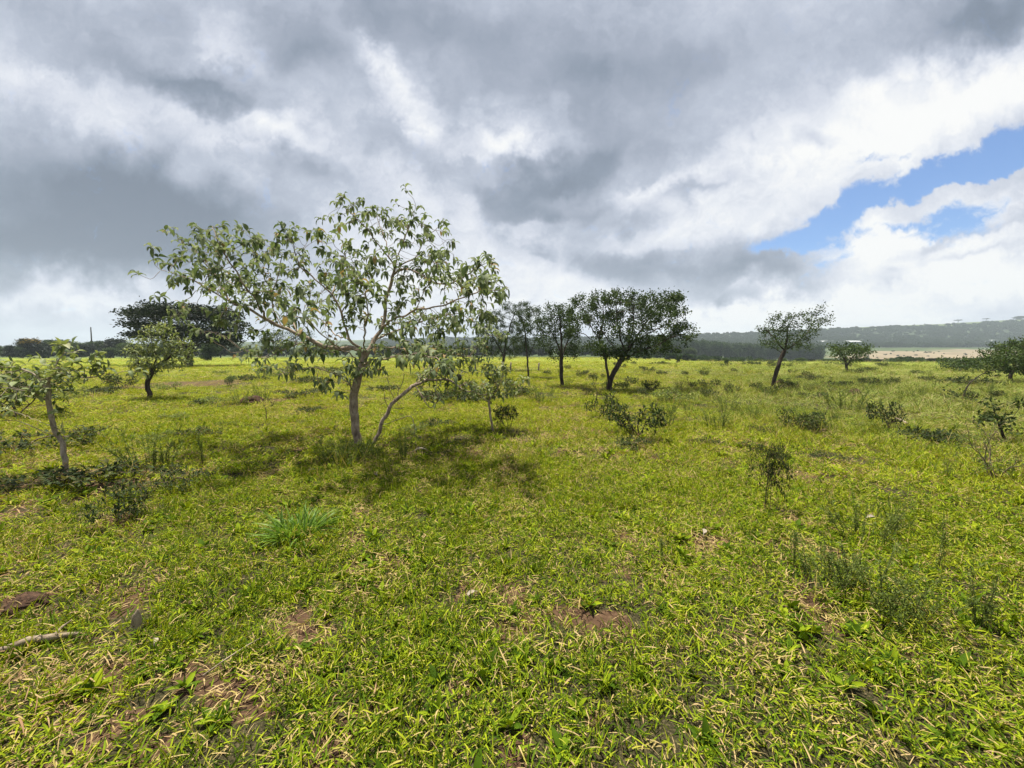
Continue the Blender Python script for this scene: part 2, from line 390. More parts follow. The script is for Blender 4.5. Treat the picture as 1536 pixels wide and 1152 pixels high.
def tube(mb, pts, rad, k=6, cap=True, tint=.5, rough=0.0, rng=None):
    pts = np.asarray(pts, float); n = len(pts)
    if n < 2: return
    rad = np.asarray(rad, float)
    d = np.zeros_like(pts); d[1:-1] = pts[2:] - pts[:-2]; d[0] = pts[1] - pts[0]; d[-1] = pts[-1] - pts[-2]
    d = norm(d)
    ref = np.array([0, 0, 1.0]) if abs(d[0][2]) < .8 else np.array([1.0, 0, 0])
    u = np.zeros_like(pts)
    p = ref
    for i in range(n):
        q = p - d[i] * np.dot(p, d[i]); L = np.linalg.norm(q)
        if L < 1e-5: q = np.cross(d[i], [.3, .5, .8]); L = np.linalg.norm(q)
        u[i] = q / L; p = u[i]
    w = np.cross(d, u)
    ang = np.arange(k) * 2 * math.pi / k
    rr = rad[:, None] * np.ones(k)[None]
    if rough and rng is not None: rr = rr * (1 + rough * (rng.random((n, k)) - .5))
    V = pts[:, None, :] + rr[..., None] * (np.cos(ang)[None, :, None] * u[:, None, :] + np.sin(ang)[None, :, None] * w[:, None, :])
    i = np.arange(n - 1)[:, None] * k; j = np.arange(k)[None]
    j2 = (j + 1) % k
    Q = np.stack([i + j, i + j2, i + k + j2, i + k + j], -1).reshape(-1, 4)
    V = V.reshape(-1, 3)
    tris = None
    if cap:
        V = np.vstack([V, pts[-1] + d[-1] * rad[-1]])
        b = (n - 1) * k
        tris = np.array([[b + a, b + (a + 1) % k, n * k] for a in range(k)])
    mb.add(V, Q, tint, tris)

PROF = {'lance': lambda t: np.sin(np.pi * np.clip(t, 0, 1) ** .75) ** .8, 'blade': lambda t: (1 - t) ** .55 * np.clip(t * 8 + .55, 0, 1)}
def leaves(mb, P, D, L, W, droop, tint, nseg=3, fold=.25, prof='lance', up=None, rng=None):
    """N leaves at P pointing along D, bending down by droop; V-folded across, nseg pieces long"""
    P = np.asarray(P, float); D = norm(D); n = len(P)
    if n == 0: return
    L = np.broadcast_to(np.asarray(L, float), (n,)); W = np.broadcast_to(np.asarray(W, float), (n,))
    droop = np.broadcast_to(np.asarray(droop, float), (n,)); tint = np.broadcast_to(np.asarray(tint, float), (n,))
    upv = np.tile([0, 0, 1.0], (n, 1)) if up is None else up
    if rng is not None: upv = upv + rng.normal(0, .35, (n, 3))
    S = np.cross(D, upv); bad = np.linalg.norm(S, axis=1) < 1e-3
    S[bad] = [1, 0, 0]; S = norm(S)
    c = P.copy(); dd = D.copy()
    rows = []
    f = PROF[prof]
    for k in range(nseg + 1):
        t = k / nseg
        w = W * max(float(f(np.array(t))), .03)
        Nn = norm(np.cross(S, dd))
        l = c - S * (w / 2)[:, None] + Nn * (w * fold)[:, None]; r = c + S * (w / 2)[:, None] + Nn * (w * fold)[:, None]
        rows.append(np.stack([l, c, r], 1))
        c = c + dd * (L / nseg)[:, None]
        dd = norm(dd + np.array([0, 0, -1.0]) * (droop / nseg)[:, None])
    V = np.stack(rows, 1)                      # n, nseg+1, 3, 3
    per = (nseg + 1) * 3
    q = []
    for k in range(nseg):
        a = k * 3; b = a + 3
        q += [[a, a + 1, b + 1, b], [a + 1, a + 2, b + 2, b + 1]]
    Q = (np.array(q)[None] + np.arange(n)[:, None, None] * per).reshape(-1, 4)
    mb.add(V.reshape(-1, 3), Q, np.repeat(tint, per))
def flecks(mb, P, D, L, W, tint, rng):
    """N small pointed leaves, one folded pair of triangles each"""
    P = np.asarray(P, float); n = len(P)
    if n == 0: return
    D = norm(D); S = norm(np.cross(D, norm(rng.normal(0, 1, (n, 3)) + [0, 0, .6])))
    Nn = np.cross(S, D)
    L = np.broadcast_to(np.asarray(L, float), (n,))[:, None]; W = np.broadcast_to(np.asarray(W, float), (n,))[:, None]
    V = np.stack([P, P + D * L * .45 - S * W * .5 + Nn * W * .15, P + D * L, P + D * L * .5 + S * W * .5 + Nn * W * .15], 1)
    T = (np.array([[0, 2, 1], [0, 3, 2]])[None] + np.arange(n)[:, None, None] * 4).reshape(-1, 3)
    mb.add(V.reshape(-1, 3), None, np.repeat(np.broadcast_to(np.asarray(tint, float), (n,)), 4), T)

# ------------------------------------------------------------------ branching: limbs given, twigs grown towards the crown (space colonisation)
def grow(limbs, attr, step, infl, kill, rng, jitter=.25, maxit=90, sag=0.0, wob=.22):
    pos = []; par = []
    def add(p, q): pos.append(np.asarray(p, float)); par.append(q); return len(pos) - 1
    for L in limbs:
        L = [np.asarray(p, float) for p in L]
        if not pos: cur = add(L[0], -1)
        else:
            dd = np.linalg.norm(np.array(pos) - L[0], axis=1); cur = int(dd.argmin())
            if dd[cur] > step * .6: L = [pos[cur]] + L
        prev = pos[cur]
        for p in L[1:]:
            n = max(1, int(round(np.linalg.norm(p - prev) / step)))
            for k in range(1, n + 1):
                q = prev + (p - prev) * k / n
                if k < n: q = q + rng.normal(0, step * wob, 3)
                cur = add(q, cur)
            prev = p
    A = np.asarray(attr, float); alive = np.ones(len(A), bool)
    near = np.full(len(A), 1e9); idx = np.zeros(len(A), int)
    done = 0
    nchild = {}
    for it in range(maxit):
        new = np.array(pos[done:])
        if len(new):
            for s0 in range(0, len(new), 400):
                ch = new[s0:s0 + 400]
                d = np.linalg.norm(A[:, None] - ch[None], axis=2)
                m = d.argmin(1); dm = d[np.arange(len(A)), m]
                b = dm < near; near[b] = dm[b]; idx[b] = m[b] + done + s0
        done = len(pos)
        alive &= near > kill
        use = alive & (near < infl)
        if not use.any(): break
        P = np.array(pos); any_new = False
        ids = idx[use]; vec = norm(A[use] - P[ids])
        order = np.argsort(ids, kind='stable'); ids = ids[order]; vec = vec[order]
        uq, st, cnt = np.unique(ids, return_index=True, return_counts=True)
        sums = np.add.reduceat(vec, st, axis=0)
        for u, s_, m_, sv in zip(uq, st, cnt, sums):
            c = nchild.get(u, 0)
            if c >= 5: continue
            if c > 0 or np.linalg.norm(sv) < .35 * m_: sv = vec[s_ + int(rng.random() * m_)]
            dirv = norm(norm(sv) + rng.normal(0, jitter, 3) + np.array([0, 0, -sag]))
            q = P[u] + dirv * step
            add(q, u); nchild[u] = c + 1; any_new = True
        if not any_new: break
    return np.array(pos), np.array(par)
def radii(pos, par, r_tip, r_base, e=2.3):
    n = len(pos); acc = np.zeros(n); kids = np.zeros(n, int)
    for i in range(n - 1, -1, -1):
        if acc[i] == 0: acc[i] = r_tip ** e
        if par[i] >= 0: acc[par[i]] += acc[i]; kids[par[i]] += 1
    r = acc ** (1 / e)
    k = math.log(r_base / r_tip) / max(math.log(r[0] / r_tip), 1e-6)
    q = r_tip * (r / r_tip) ** k
    return np.maximum(q * (.60 + .40 * (q / r_base) ** .8), r_tip * .85), kids
def skin(mb, pos, par, rad, rng, k_big=9, k_small=4, rough=.0, flare=0.0):
    n = len(pos); kids = [[] for _ in range(n)]
    for i in range(n):
        if par[i] >= 0: kids[par[i]].append(i)
    starts = [(0, None)]
    rmax = rad.max()
    while starts:
        i, p = starts.pop()
        ch = [] if p is None else [p]
        ch.append(i); cur = i
        while kids[cur]:
            ks = sorted(kids[cur], key=lambda q: -rad[q])
            for o in ks[1:]: starts.append((o, cur))
            cur = ks[0]; ch.append(cur)
        if len(ch) > 1:
            rr = rad[ch].copy()
            if p is not None: rr[0] = min(rad[p], rr[1] * 1.25)
            pp = pos[ch]
            if p is None and flare:
                s = np.arange(len(ch)); rr = rr * (1 + flare * np.exp(-s * .9))
            if p is None and len(pp) > 3: pass
            # smooth a little
            if len(pp) > 3:
                q = pp.copy(); q[1:-1] = .5 * pp[1:-1] + .25 * (pp[2:] + pp[:-2]); pp = q
            k = k_big if rr.max() > rmax * .25 else (6 if rr.max() > rmax * .10 else k_small)
            tube(mb, pp, rr, k, True, .5, rough if k >= 6 else 0, rng)
    return kids

def blob_points(blobs, n, Y, rng, power=3.0, depth=1.0):
    vol = np.array([b[2] * b[3] for b in blobs], float); vol = vol / vol.sum()
    pts = []
    for b, v in zip(blobs, vol):
        m = max(3, int(round(n * v)))
        u = norm(rng.normal(0, 1, (m, 3))) * (rng.random(m) ** (1 / power))[:, None]
        off = b[4] if len(b) > 4 else 0.0
        s = (Y + off) / F
        c = at(b[0], b[1], Y + off)
        rd = (b[5] if len(b) > 5 else (b[2] + b[3]) / 2 * s) * depth
        pts.append(c + u * np.array([b[2] * s, rd, b[3] * s]))
    return np.concatenate(pts)

def leaf_sites(pos, par, rad, kids, thr):
    n = len(pos)
    tips = [i for i in range(n) if not kids[i]]
    return tips

# ------------------------------------------------------------------ ground
BARE = []      # bare soil spots: x, y, radius
for px, py, rpx, st in [(385, 1045, 55, .9), (495, 1118, 45, 1), (215, 1135, 40, .9), (1235, 915, 60, .9), (1290, 955, 50, .8), (1350, 975, 40, .7), (1510, 1030, 40, .8),
                    (780, 1120, 45, .7), (890, 1075, 30, .7), (755, 945, 28, .6), (560, 885, 30, .6), (850, 680, 26, 1), (450, 675, 20, 1), (300, 707, 22, 1), (1055, 810, 35, .8),
                    (110, 715, 60, .7), (165, 735, 55, .7), (130, 1060, 40, .6), (690, 1030, 30, .5), (1010, 870, 30, .6), (530, 695, 40, .5), (260, 1000, 30, .6),
                    (300, 574, 40, 1.3), (262, 575, 30, 1.1), (335, 575, 26, 1.1), (235, 577, 24, .8), (1190, 780, 40, .6), (910, 990, 26, .5), (420, 600, 20, .8), (160, 880, 24, .8), (1100, 690, 60, .5)]:
    g = on_ground(px, py); BARE.append((g[0], g[1], rpx * g[1] / F, st))
def bare_at(x, y):
    b = np.zeros_like(np.asarray(x, float))
    wob = (fbm(x * 5, y * 5, 41, 3) - .5) * 1.1
    for bx, by, br, st in BARE:
        d = np.hypot(x - bx, (y - by) * (.8 if by < 12 else .33)) / br
        b = np.maximum(b, st * sstep(1.15, .35, d + wob))
    n = fbm(x * 1.6, y * 1.6, 53, 4) * .6 + fbm(x * 6, y * 6, 59, 2) * .4
    return np.maximum(b, .8 * sstep(.60, .70, n))
def build_ground():
    rr = np.concatenate([[.05, .4, .8], np.geomspace(1.0, 30, 260), np.geomspace(30.6, 3200, 260)])
    az = np.concatenate([np.linspace(-66, 66, 560), np.linspace(70, 290, 56)])
    A, RR = np.meshgrid(np.radians(az), rr)
    X = RR * np.sin(A); Y = RR * np.cos(A)
    Z = ground_z(X.ravel(), Y.ravel()).reshape(X.shape)
    b = bare_at(X.ravel(), Y.ravel()).reshape(X.shape)
    Z = Z - .012 * b
    nr, na = X.shape
    V = np.stack([X, Y, Z], -1).reshape(-1, 3)
    i = np.arange(nr - 1)[:, None] * na; j = np.arange(na)[None]; j2 = (j + 1) % na
    Q = np.stack([i + j, i + na + j, i + na + j2, i + j2], -1).reshape(-1, 4)
    Qc = Q[:, ::-1]
    mb = MB(); mb.add(V, Qc, b.ravel())
    mb.add([[0, 0, float(Z[0].mean())]], None, 0.0)
    mb.t.append(np.array([[nr * na, k, (k + 1) % na] for k in range(na)])[:, ::-1])
    m, N, out = new_mat('pasture_ground')
    pos = N.node('ShaderNodeNewGeometry').outputs['Position']
    sp_ = N.node('ShaderNodeSeparateXYZ', {0: pos})
    x_, y_, z_ = sp_.outputs
    bare = N.node('ShaderNodeAttribute', attribute_name='tint').outputs['Fac']
    fine = N.noise(pos, 30, 6, .7); mid = N.noise(pos, 3, 5, .65); big = N.noise(pos, .16, 3, .6)
    soil = N.ramp(N.noise(pos, 26, 8, .78), [(.3, (.036, .021, .013)), (.5, (.080, .047, .027)), (.72, (.15, .095, .056))])
    thatch = N.ramp(N.noise(pos, 70, 6, .75), [(.30, (.010, .010, .005)), (.5, (.035, .032, .014)), (.66, (.12, .095, .05)), (.78, (.24, .18, .10))])
    near = N.mix(N.mrange(N.math('MULTIPLY_ADD', N.math('SUBTRACT', mid, .5), .8, bare), .28, .62), thatch, soil)
    lawn = N.ramp(N.math('MULTIPLY_ADD', N.math('SUBTRACT', big, .5), .6, N.noise(pos, .9, 6, .7)), [(.3, (.12, .17, .024)), (.5, (.20, .25, .034)), (.7, (.27, .29, .05))])
    dist = N.node('ShaderNodeVectorMath', {0: pos}, operation='LENGTH').outputs['Value']
    col = N.mix(N.mrange(dist, 18, 75), near, lawn)
    # the far side of the valley
    ratio = N.math('DIVIDE', x_, N.math('MAXIMUM', y_, 1.0))
    nn = N.noise(pos, .010, 5, .6)
    yw = N.math('MULTIPLY_ADD', N.math('SUBTRACT', nn, .5), 160, y_)
    scrub = N.ramp(N.noise(pos, .05, 6, .7), [(.3, (.035, .05, .02)), (.55, (.06, .085, .03)), (.75, (.10, .13, .045))])
    col = N.mix(N.mrange(yw, 90, 150), col, scrub)
    field = N.ramp(N.noise(pos, .03, 6, .65), [(.3, (.15, .12, .072)), (.55, (.215, .172, .108)), (.75, (.27, .22, .145))])
    isf = N.math('MULTIPLY', N.math('MULTIPLY', N.mrange(yw, 270, 300), N.mrange(yw, 560, 530)), N.mrange(N.math('MULTIPLY_ADD', N.math('SUBTRACT', nn, .5), .5, ratio), .80, .90))
    col = N.mix(isf, col, field)
    hill = N.ramp(N.noise(pos, .03, 7, .7), [(.3, (.022, .034, .016)), (.5, (.036, .054, .023)), (.72, (.062, .085, .034))])
    col = N.mix(N.mrange(yw, 575, 640), col, hill)
    top = N.ramp(N.noise(pos, .015, 5, .6), [(.35, (.06, .085, .034)), (.65, (.10, .13, .05))])
    col = N.mix(N.mrange(yw, 880, 960), col, top)
    bp = N.node('ShaderNodeBump', {'Strength': .6, 'Distance': .03, 'Height': fine})
    bs = N.node('ShaderNodeBsdfPrincipled', {'Base Color': col, 'Roughness': .95, 'Specular IOR Level': .1, 'Normal': bp.outputs[0]})
    N.l.new(bs.outputs[0], out.inputs[0])
    o = mb.build('ground', m)
    tag(o, kind='structure')
build_ground()

# ------------------------------------------------------------------ instanced stuff helper (grass, far woods)
def scatter(name, P, rot, scl, idx, sources, kind='stuff'):
    col = bpy.data.collections.new(name + '_pieces')
    for o in sources: col.objects.link(o)
    me = bpy.data.meshes.new(name); P = np.asarray(P)
    me.vertices.add(len(P)); me.vertices.foreach_set('co', P.astype(np.float32).ravel())
    a = me.attributes.new('rot', 'FLOAT_VECTOR', 'POINT'); a.data.foreach_set('vector', np.asarray(rot, np.float32).ravel())
    a = me.attributes.new('scl', 'FLOAT_VECTOR', 'POINT'); a.data.foreach_set('vector', np.asarray(scl, np.float32).ravel())
    a = me.attributes.new('pick', 'INT', 'POINT'); a.data.foreach_set('value', np.asarray(idx, np.int32))
    o = bpy.data.objects.new(name, me); SC.collection.objects.link(o)
    ng = bpy.data.node_groups.new(name + '_nodes', 'GeometryNodeTree')
    ng.interface.new_socket('Geometry', in_out='INPUT', socket_type='NodeSocketGeometry')
    ng.interface.new_socket('Geometry', in_out='OUTPUT', socket_type='NodeSocketGeometry')
    n = ng.nodes; l = ng.links
    gi = n.new('NodeGroupInput'); go = n.new('NodeGroupOutput')
    ci = n.new('GeometryNodeCollectionInfo'); ci.inputs['Collection'].default_value = col
    ci.inputs['Separate Children'].default_value = True; ci.inputs['Reset Children'].default_value = True
    ip = n.new('GeometryNodeInstanceOnPoints'); ip.inputs['Pick Instance'].default_value = True
    def named(nm, ty):
        q = n.new('GeometryNodeInputNamedAttribute'); q.data_type = ty; q.inputs['Name'].default_value = nm
        return q.outputs['Attribute']
    l.new(gi.outputs[0], ip.inputs['Points']); l.new(ci.outputs[0], ip.inputs['Instance'])
    l.new(named('pick', 'INT'), ip.inputs['Instance Index'])
    l.new(named('rot', 'FLOAT_VECTOR'), ip.inputs['Rotation']); l.new(named('scl', 'FLOAT_VECTOR'), ip.inputs['Scale'])
    l.new(ip.outputs[0], go.inputs[0])
    md = o.modifiers.new('scatter', 'NODES'); md.node_group = ng
    o['kind'] = kind
    return o

# ------------------------------------------------------------------ grass
def tuft(name, rng, nb, rad, hmin, hmax, wid, straw, el=(8, 62), flat_straw=True, base_tint=(.06, .70)):
    mb = MB()
    ang = rng.random(nb) * 2 * np.pi; r = rad * np.sqrt(rng.random(nb))
    P = np.stack([r * np.cos(ang), r * np.sin(ang), np.zeros(nb)], 1)
    P[:, 2] = rng.random(nb) * .03
    az = rng.random(nb) * 2 * np.pi
    e = np.radians(el[0] + (el[1] - el[0]) * rng.random(nb) ** 1.2)
    isd = rng.random(nb) < straw
    e = np.where(isd & flat_straw, np.radians(-2 + 30 * rng.random(nb)), e)
    D = np.stack([np.cos(e) * np.cos(az), np.cos(e) * np.sin(az), np.sin(e)], 1)
    L = hmin + (hmax - hmin) * rng.random(nb) ** 1.3
    tint = base_tint[0] + (base_tint[1] - base_tint[0]) * rng.random(nb) ** .9
    tint = np.where(isd, .80 + .18 * rng.random(nb), tint)
    W = wid * (.6 + .7 * rng.random(nb)) * np.where(isd, .75, 1)
    leaves(mb, P, D, L, W, .25 + .7 * rng.random(nb), tint, 3, .16, 'blade', None, rng)
    me = mb.mesh(name, M['grass'])
    return bpy.data.objects.new(name, me)
def build_grass():
    rng = np.random.default_rng(5)
    src = []
    for k in range(10): src.append(tuft('grass_tuft_a%02d' % k, rng, 52, .115, .024, .070, .0076, .11 + .035 * (k % 5)))
    for k in range(4): src.append(tuft('grass_tuft_b%02d' % k, rng, 32, .11, .04, .10, .0066, .12, (25, 80)))
    for k in range(3): src.append(tuft('grass_tuft_c%02d' % k, rng, 28, .15, .035, .09, .0085, .70, (5, 40)))
    for k in range(4): src.append(tuft('grass_tuft_d%02d' % k, rng, 30, .14, .18, .42, .007, .18, (50, 88), False))
    for k in range(3):                                           # broad-leaved rosettes
        mb = MB(); nb = 9; a_ = np.arange(nb) * 2.4 + rng.random(); e_ = np.radians(12 + 40 * rng.random(nb))
        leaves(mb, np.zeros((nb, 3)) + [0, 0, .012], np.stack([np.cos(e_) * np.cos(a_), np.cos(e_) * np.sin(a_), np.sin(e_)], 1), .05 + .05 * rng.random(nb), .022 + .014 * rng.random(nb), .5, .15 + .4 * rng.random(nb), 3, .2, 'lance', None, rng)
        src.append(bpy.data.objects.new('grass_tuft_e%02d' % k, mb.mesh('grass_tuft_e%02d' % k, M['grass'])))
    for k in range(3):                                           # flowering stalks with seed heads
        mb = MB()
        for q in range(3):
            d_ = norm(rng.normal(0, .35, 3) + [0, 0, 1.0]); b_ = np.array([rng.normal(0, .05), rng.normal(0, .05), 0]); h_ = .16 + .2 * rng.random()
            bend = np.array([rng.normal(0, .1), rng.normal(0, .1), 0])
            pts = [b_ + d_ * h_ * u + bend * u * u for u in (0, .35, .7, 1)]; tube(mb, pts, [.0014, .0012, .0010, .0007], 3, True, .70 + .15 * rng.random())
            P_ = np.array([pts[2] + (pts[3] - pts[2]) * u for u in np.linspace(.1, 1, 14)]); flecks(mb, P_, norm(pts[3] - pts[2]) + rng.normal(0, .35, (14, 3)), .012, .005, .8 + .1 * rng.random(), rng)
        src.append(bpy.data.objects.new('grass_tuft_f%02d' % k, mb.mesh('grass_tuft_f%02d' % k, M['grass'])))
    src.sort(key=lambda o: o.name)
    Ps = []; Rs = []; Ss = []; Is = []
    def zone(r0, r1, dens, s0, s1, zs, half=64):
        area = math.pi * (r1 ** 2 - r0 ** 2) * half / 180
        n = int(area * dens)
        r = np.sqrt(r0 ** 2 + (r1 ** 2 - r0 ** 2) * rng.random(n)); a = np.radians(-half + 2 * half * rng.random(n))
        x = r * np.sin(a); y = r * np.cos(a)
        b = bare_at(x, y)
        dens_n = fbm(x * .8, y * .8, 71, 3)
        keep = rng.random(n) < (1 - np.where(r > 10, .97, .80) * np.clip(b * 1.1, 0, 1)) * (.60 + .55 * sstep(.35, .6, dens_n))
        x, y = x[keep], y[keep]; r = r[keep]; bb = b[keep]; n = len(x)
        z = ground_z(x, y) - .012
        pick = rng.integers(0, 10, n)
        lush = fbm(x * .45, y * .45, 77, 3)
        u = rng.random(n)
        pick = np.where((lush > .52) & (u < .42), 10 + rng.integers(0, 4, n), pick)
        dry = fbm(x * .7, y * .7, 83, 3)
        pick = np.where((u > .965) | ((dry > .56) & (u > .66)), 14 + rng.integers(0, 3, n), pick)
        rightw = sstep(.15, .75, x / np.maximum(y, 1)) * sstep(4, 12, y) * .20 + .008 * sstep(3, 6, y)
        pick = np.where((rng.random(n) < rightw * sstep(.42, .6, fbm(x * .35, y * .35, 91, 3)) * 1.6) & (y < 60), 17 + rng.integers(0, 4, n), pick)
        u2 = rng.random(n)
        if r1 < 20: pick = np.where(u2 < .05, 21 + rng.integers(0, 3, n), np.where(u2 > .965, 24 + rng.integers(0, 3, n), pick))
        pick = np.where((bb > .5) & (pick < 21), 14 + rng.integers(0, 3, n), pick)
        s = s0 + (s1 - s0) * rng.random(n)
        tl = np.radians(14)
        Ps.append(np.stack([x, y, z], 1)); Rs.append(np.stack([rng.normal(0, tl, n), rng.normal(0, tl, n), rng.random(n) * 6.283], 1))
        Ss.append(np.stack([s, s, s * zs * (.8 + .4 * rng.random(n)) * np.where((pick >= 17) & (pick < 21) & (r0 > 5), .5, 1)], 1)); Is.append(pick)
    zone(.7, 6, 330, .8, 1.25, 1.0, 70)
    zone(6, 14, 125, 1.1, 1.6, .85)
    zone(14, 32, 36, 1.5, 2.4, .6)
    zone(32, 70, 8, 2.6, 4.2, .36)
    zone(70, 140, 1.6, 3.5, 6, .2)
    o = scatter('grass', np.concatenate(Ps), np.concatenate(Rs), np.concatenate(Ss), np.concatenate(Is), src)
build_grass()
def build_crumbs():
    rng = np.random.default_rng(15); src = []
    for k in range(4):
        mb = MB(); n, m = 6, 8; V = []
        for i in range(n):
            t = math.pi * i / (n - 1)
            for j in range(m):
                a = j * 6.283 / m; r = (.75 + .5 * rng.random()); V.append([r * math.sin(t) * math.cos(a), r * math.sin(t) * math.sin(a), .7 * r * math.cos(t)])
        mb.add(V, [[i * m + j, (i + 1) * m + j, (i + 1) * m + (j + 1) % m, i * m + (j + 1) % m] for i in range(n - 1) for j in range(m)])
        src.append(bpy.data.objects.new('crumb_%d' % k, mb.mesh('crumb_%d' % k, M['mound'], False)))
    P = []
    for bx, by, br, st in BARE:
        if by > 9: continue
        q = int(260 * (br / .12) ** 1.6); q = min(q, 900); a = rng.random(q) * 6.283; r = br * 1.1 * np.sqrt(rng.random(q)); P.append(np.stack([bx + r * np.cos(a), by + r * np.sin(a), 0 * a], 1))
    P = np.concatenate(P); P = P[rng.random(len(P)) < bare_at(P[:, 0], P[:, 1])]; P[:, 2] = ground_z(P[:, 0], P[:, 1]) - .012
    n = len(P); sc = .0025 + .010 * rng.random(n) ** 3; scatter('soil_crumbs', P, rng.random((n, 3)) * 6.283, np.stack([sc, sc, sc], 1), rng.integers(0, 4, n), src)
build_crumbs()

# ------------------------------------------------------------------ leaf dressing
def dress_big(mb, pos, par, kids, rng, L=(.11, .19), W=.42, n=(4, 8), back=3, droop=(1.1, 2.6), tint=(.05, .85), upright=.25, nseg=4, skipz=None):
    tips = [i for i in range(len(pos)) if not kids[i]]
    P = []; D = []; LL = []
    for i in tips:
        if skipz is not None and rng.random() < skipz(pos[i]): continue
        d = norm(pos[i] - pos[par[i]])
        m = rng.integers(n[0], n[1] + 1)
        a0 = rng.random() * 6.28
        sites = [pos[i]]; q = i
        for _ in range(back):
            q = par[q]
            if q < 0: break
            sites.append(pos[q])
        ref = norm(np.cross(d, [.3, .2, 1])); ref2 = np.cross(d, ref)
        for k in range(m):
            a = a0 + k * 2.4; t = (k / m) ** 1.3 * (len(sites) - 1)
            j = int(t); fr = t - j
            p = sites[j] * (1 - fr) + sites[min(j + 1, len(sites) - 1)] * fr
            side = math.cos(a) * ref + math.sin(a) * ref2
            P.append(p); D.append(side + d * (.9 - .5 * k / m) + [0, 0, upright]); LL.append((L[0] + (L[1] - L[0]) * rng.random()) * (.6 + .4 * min(1, .4 + k / m)))
    P = np.array(P); D = np.array(D); LL = np.array(LL); n_ = len(P)
    tn = tint[0] + (tint[1] - tint[0]) * rng.random(n_)
    tn = np.where(rng.random(n_) < .025, .98, tn)
    leaves(mb, P, D, LL, LL * W * (.8 + .4 * rng.random(n_)), droop[0] + (droop[1] - droop[0]) * rng.random(n_), tn, nseg, .22, 'lance', None, rng)
def dress_small(mb, pos, par, kids, rng, per=14, spread=.12, L=(.05, .09), W=.5, back=3, tint=(.05, .95), flat=0.0, skip=0.0):
    tips = [i for i in range(len(pos)) if not kids[i]]
    S = []
    for i in tips:
        if rng.random() < skip: continue
        q = i
        for b in range(back + 1):
            S.append(pos[q]); q = par[q]
            if q < 0: break
    S = np.array(S); n = len(S) * per
    P = np.repeat(S, per, 0) + rng.normal(0, 1, (n, 3)) * spread * np.array([1, 1, 1 - flat])
    clump = np.repeat(rng.random(len(S)), per)
    D = rng.normal(0, 1, (n, 3)) + np.array([0, 0, .25]); 
    if flat: D[:, 2] *= (1 - flat)
    LL = L[0] + (L[1] - L[0]) * rng.random(n)
    tn = np.clip(tint[0] + (tint[1] - tint[0]) * (.55 * rng.random(n) + .45 * clump), 0, 1)
    flecks(mb, P, D, LL, LL * W, tn, rng)

def px_limbs(L, Y):
    return [[at(p[0], p[1], Y + (p[2] if len(p) > 2 else 0.0)) for p in limb] for limb in L]
def build_tree(name, label, cat, base, limbs, blobs, rng, n_attr=300, step=.14, infl=2.0, kill=.3, r_base=.1, r_tip=.004, e=2.3, jitter=.25,
               dress=None, leaf='dark_leaf', bark='dark_bark', group=None, depth=1.0, power=3.0, attr=None, sag=0.0, rough=.16, flare=.14, extra=None, dens=1.0):
    g = on_ground(*base); Y = g[1]
    L = px_limbs(limbs, Y); L[0][0] = g - np.array([0, 0, .06])
    A = blob_points(blobs, int(n_attr * dens), Y, rng, power, depth)
    gz = ground_z(A[:, 0], A[:, 1]); A = A[A[:, 2] > gz + .12]
    pos, par = grow(L, A, step, infl, kill, rng, jitter, sag=sag)
    rad, kc = radii(pos, par, r_tip, r_base, e)
    root = thing(name, g, label, cat, group)
    wood = MB(); kids = skin(wood, pos, par, rad, rng, rough=rough, flare=flare)
    wood.build('trunk', M[bark], root, origin=g)
    cr = MB(); dress(cr, pos, par, kids, rng)
    if len(cr.v): cr.build('crown', M[leaf], root, origin=g)
    if extra: extra(root, g, pos, par, kids, rng)
    return root

